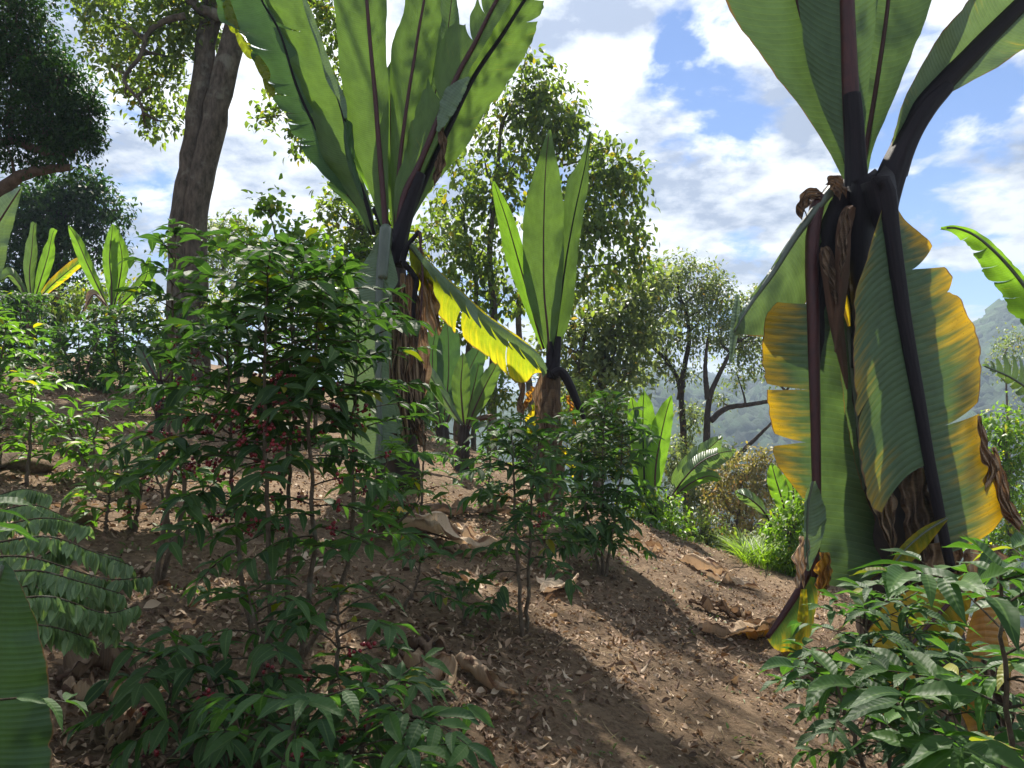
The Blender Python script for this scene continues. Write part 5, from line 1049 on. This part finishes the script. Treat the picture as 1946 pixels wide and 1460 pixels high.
def grass(label, spots, d, n, hgt, matn='grass'):
    mb = MB(); pos, D, U, Sz = [], [], [], []
    for i in range(n):
        u = rng.uniform(*spots); q = gd(u, d + rng.uniform(-.5, .7)); a = rng.uniform(0, 6.28)
        pos.append(q); D.append([cos(a) * .5, sin(a) * .5, rng.uniform(.8, 1.6)]); U.append([cos(a) * -1, sin(a) * -1, .3]); Sz.append(hgt * rng.uniform(.5, 1.2))
    stamp(mb, [leaf_tpl(5, 2, .022, .4, .5, .3), leaf_tpl(5, 2, .018, .7, .5, -.3)], np.array(pos), np.array(D), np.array(U), np.array(Sz))
    tag(mb.build('grass', M[matn]), label, 'grass', kind='stuff')
grass('tall bright green grass growing where the slope drops away', (1400, 1530), 8.9, 700, .42)

# curled dry ensete leaves lying on the soil
def ground_leaf(label, name, path, w, matn='dry', curl=1.0, lift=.05, folds=2.5, cat='dry leaf', extra=(), rib=True):
    'path of ground pixels; the blade lies along it, edges rolled up'
    pts = [gp(*p) for p in path]; pts = np.array(pts); org = pts[0].copy()
    root = empty(name, org, label, cat, 'dry ensete leaves on the soil')
    def strip(pts, w, matn, curl, ph0, nm):
        n = 44; C = crs(np.asarray(pts), n); C[:, 2] = H(C[:, 0], C[:, 1]) + .015
        T = np.gradient(C, axis=0); T /= np.linalg.norm(T, axis=1)[:, None] + 1e-9
        Sd = np.cross(T, [0, 0, 1]); Sd /= np.linalg.norm(Sd, axis=1)[:, None] + 1e-9
        m = 18; a = np.linspace(-1, 1, m); A, R = np.meshgrid(a, np.linspace(0, 1, n)); ph = rng.uniform(0, 6, 4)
        prof = np.sin(pi * np.clip(R * .94 + .04, 0, 1)) ** .5
        NZ = np.array([[mnoise.noise(Vector((a_ * 1.3 + ph0, r_ * 5.5 + w * 90, 1.7))) + .45 * mnoise.noise(Vector((a_ * 3.1, r_ * 15, w * 70 + ph0))) for a_, r_ in zip(ra, rr_)] for ra, rr_ in zip(A, R)])
        W = w * prof * (1 + .14 * np.sin(R * 9 + ph[0]) + .10 * np.sin(R * 23 + ph[1] + (A > 0) * 2))
        th = A * curl * (1 + .5 * np.sin(R * 7 + ph[2])) * 1.5
        rad = W / np.maximum(np.abs(curl) * 1.5, .3)
        off = rad * np.sin(th); up = np.minimum(rad * (1 - np.cos(th)), .5 * w + .01) + lift * (NZ + .35) * prof + .006 * np.sin(A * folds * pi + R * 5)
        X = C[:, None, :] + Sd[:, None, :] * off[..., None]; X[..., 2] += up
        X[..., 2] = np.maximum(X[..., 2], H(X[..., 0], X[..., 1]) + .006)
        idx = np.arange(A.size).reshape(A.shape); q = np.stack([idx[:-1, :-1], idx[1:, :-1], idx[1:, 1:], idx[:-1, 1:]], -1).reshape(-1, 4)
        col = np.stack([.35 + .3 * np.sin(R * 9 + A * 2 + ph[0]), .2 + .3 * (np.abs(A) > .8) + .2 * np.sin(R * 17 + ph[1]), 0 * A, 0 * A + 1], -1)
        mb = MB(); mb.add(X, q, uv=np.stack([A * 1.3, R * 1.0], -1), col=col); o = mb.build(nm, M[matn], root, org)
        if rib:
            rb = MB(); cc = C[::4].copy(); cc[:, 2] += .02; tube(rb, cc, np.linspace(.012, .004, len(cc)), sides=6); rb.build('midrib', M['dry_rib'], o, org)
    strip(pts, w, matn, curl, 0, 'blade')
    for e in extra:
        strip([gp(*p) for p in e[0]], e[1], e[2], e[3], 1, 'blade')
ground_leaf('pale crumpled dry ensete leaf on the soil left of the slim coffee bush', 'dry_leaf', [(760, 1010), (830, 1025), (900, 1050), (955, 1052)], .19, 'dry_pale', 1.0, .07,
            extra=[([(840, 1010), (880, 1025), (930, 1040)], .09, 'dry_pale', 1.4), ([(840, 1040), (890, 1062), (920, 1068)], .06, 'dry', 1.2), ([(740, 1005), (790, 1015), (820, 1020)], .05, 'dry', 1.5)])
ground_leaf('torn pale grey scrap of dry leaf right of the slim coffee bush', 'dry_leaf', [(1030, 1130), (1055, 1125), (1085, 1120)], .14, 'dry_pale', .5, .06, rib=False)
ground_leaf('rolled brown dry leaf pointing down the slope in the middle foreground', 'dry_leaf', [(860, 1265), (905, 1295), (945, 1320), (985, 1328)], .10, 'dry', 2.0, .04)
ground_leaf('heap of golden brown curled dry leaf beside the rolled one', 'dry_leaf', [(760, 1255), (800, 1290), (840, 1310), (835, 1330)], .11, 'dry', 1.0, .06,
            extra=[([(770, 1235), (820, 1255), (850, 1290)], .09, 'dry_dark', 1.5), ([(790, 1320), (830, 1325), (850, 1300)], .06, 'dry', 1.7)])
ground_leaf('dark brown curled dry leaf on the soil at the lower left', 'dry_leaf', [(110, 1310), (170, 1285), (230, 1290), (260, 1300)], .10, 'dry_dark', 1.2, .08, extra=[([(120, 1325), (190, 1345), (250, 1340)], .05, 'dry', 1.4)])
ground_leaf('reddish brown flat dry leaf near the bottom left corner', 'dry_leaf', [(190, 1430), (225, 1390), (270, 1350), (300, 1340)], .075, 'dry_dark', .4, .04, rib=False, extra=[([(200, 1440), (240, 1400), (280, 1370)], .05, 'dry', .9)])
ground_leaf('long line of pale dry leaves lying down the crest on the right', 'dry_leaf', [(1285, 1060), (1330, 1085), (1380, 1105), (1445, 1125)], .12, 'dry_pale', 1.1, .08, extra=[([(1290, 1050), (1300, 1065), (1320, 1075)], .07, 'dry', 1.8), ([(1340, 1100), (1380, 1110), (1410, 1120)], .06, 'dry_pale', .9)])
ground_leaf('orange brown curled leaf where the hanging leaf meets the soil', 'dry_leaf', [(1330, 1205), (1380, 1215), (1430, 1210), (1460, 1208)], .13, 'dry', 1.0, .06,
            extra=[([(1310, 1150), (1350, 1165), (1400, 1180)], .10, 'dry_dark', 1.3), ([(1370, 1165), (1410, 1180), (1430, 1195)], .08, 'dry', 1.7), ([(1400, 1212), (1435, 1215), (1465, 1212)], .05, 'orange', 1.2), ([(1390, 1200), (1430, 1190), (1480, 1180)], .05, 'dry', 1.2)])
ground_leaf('dark dry leaf remains on the sunny soil below the small ensete', 'dry_leaf', [(800, 975), (860, 985), (930, 980), (990, 990)], .10, 'dry_dark', 1.2, .08, extra=[([(930, 965), (970, 960), (1020, 985)], .08, 'dry', 1.3)])
ground_leaf('small pale dry leaf under the dense dark coffee bush', 'dry_leaf', [(1040, 1040), (1060, 1035), (1085, 1040)], .08, 'dry_pale', 1.0, .05, rib=False, extra=[([(1010, 1025), (1030, 1030), (1050, 1030)], .05, 'dry', 1.0)])
ground_leaf('sunlit dry leaves on the crest right of the dense dark coffee bush', 'dry_leaf', [(1190, 1035), (1220, 1040), (1260, 1048)], .10, 'dry', 1.0, .07, rib=False, extra=[([(1215, 1050), (1240, 1055), (1265, 1060)], .06, 'dry_pale', 1.2)])
ground_leaf('fallen green ensete leaf piece behind the tallest coffee bush', 'fallen_leaf', [(700, 985), (750, 990), (810, 1000)], .16, 'ens_grey', .4, .05)
def mound(label, u, v, r, h):
    c = gp(u, v); mb = MB(); v_ = IV.copy() * (1 + .12 * rng.normal(size=(len(IV), 1))); v_ = v_ * [r, r * .7, h] + c
    mb.add(v_, None, IF); o = mb.build('soil_mound', M['ground'], None, None); tag(o, label, 'mound')
mound('low mound of bare earth in the sun on the left slope', 130, 985, .17, .07)
mound('low dark earth hummock on the sunny slope by the left edge', 40, 888, .22, .08)
def log():
    mb = MB(); tube(mb, [gp(-20, 895) + [0, 0, .03], gp(30, 885) + [0, 0, .05], gp(75, 880) + [0, 0, .03]], [.05, .055, .04], sides=12, seg=14, wob=.2)
    tag(mb.build('fallen_log', M['bark_red']), 'short fallen piece of wood on the sunny slope at the left edge', 'log')
log()

# ------------------------------------------------------------------ haze
def haze():
    import bmesh
    bm = bmesh.new(); bmesh.ops.create_cube(bm, size=1)
    for v in bm.verts: v.co = Vector((v.co.x * 5600, v.co.y * 5600, (v.co.z + .5) * 165 - 60))
    me = bpy.data.meshes.new('haze'); bm.to_mesh(me); bm.free(); o = bpy.data.objects.new('haze', me); COL.objects.link(o)
    m, nt, N, L, out = mat('haze')
    p = N('ShaderNodeVolumePrincipled'); setin(p, Density=.0010, Anisotropy=.0); p.inputs['Color'].default_value = (.62, .78, 1.0, 1)
    L(p.outputs[0], out.inputs['Volume']); me.materials.append(m); tag(o, 'thin blue haze over the valley', 'haze', kind='stuff')
haze()
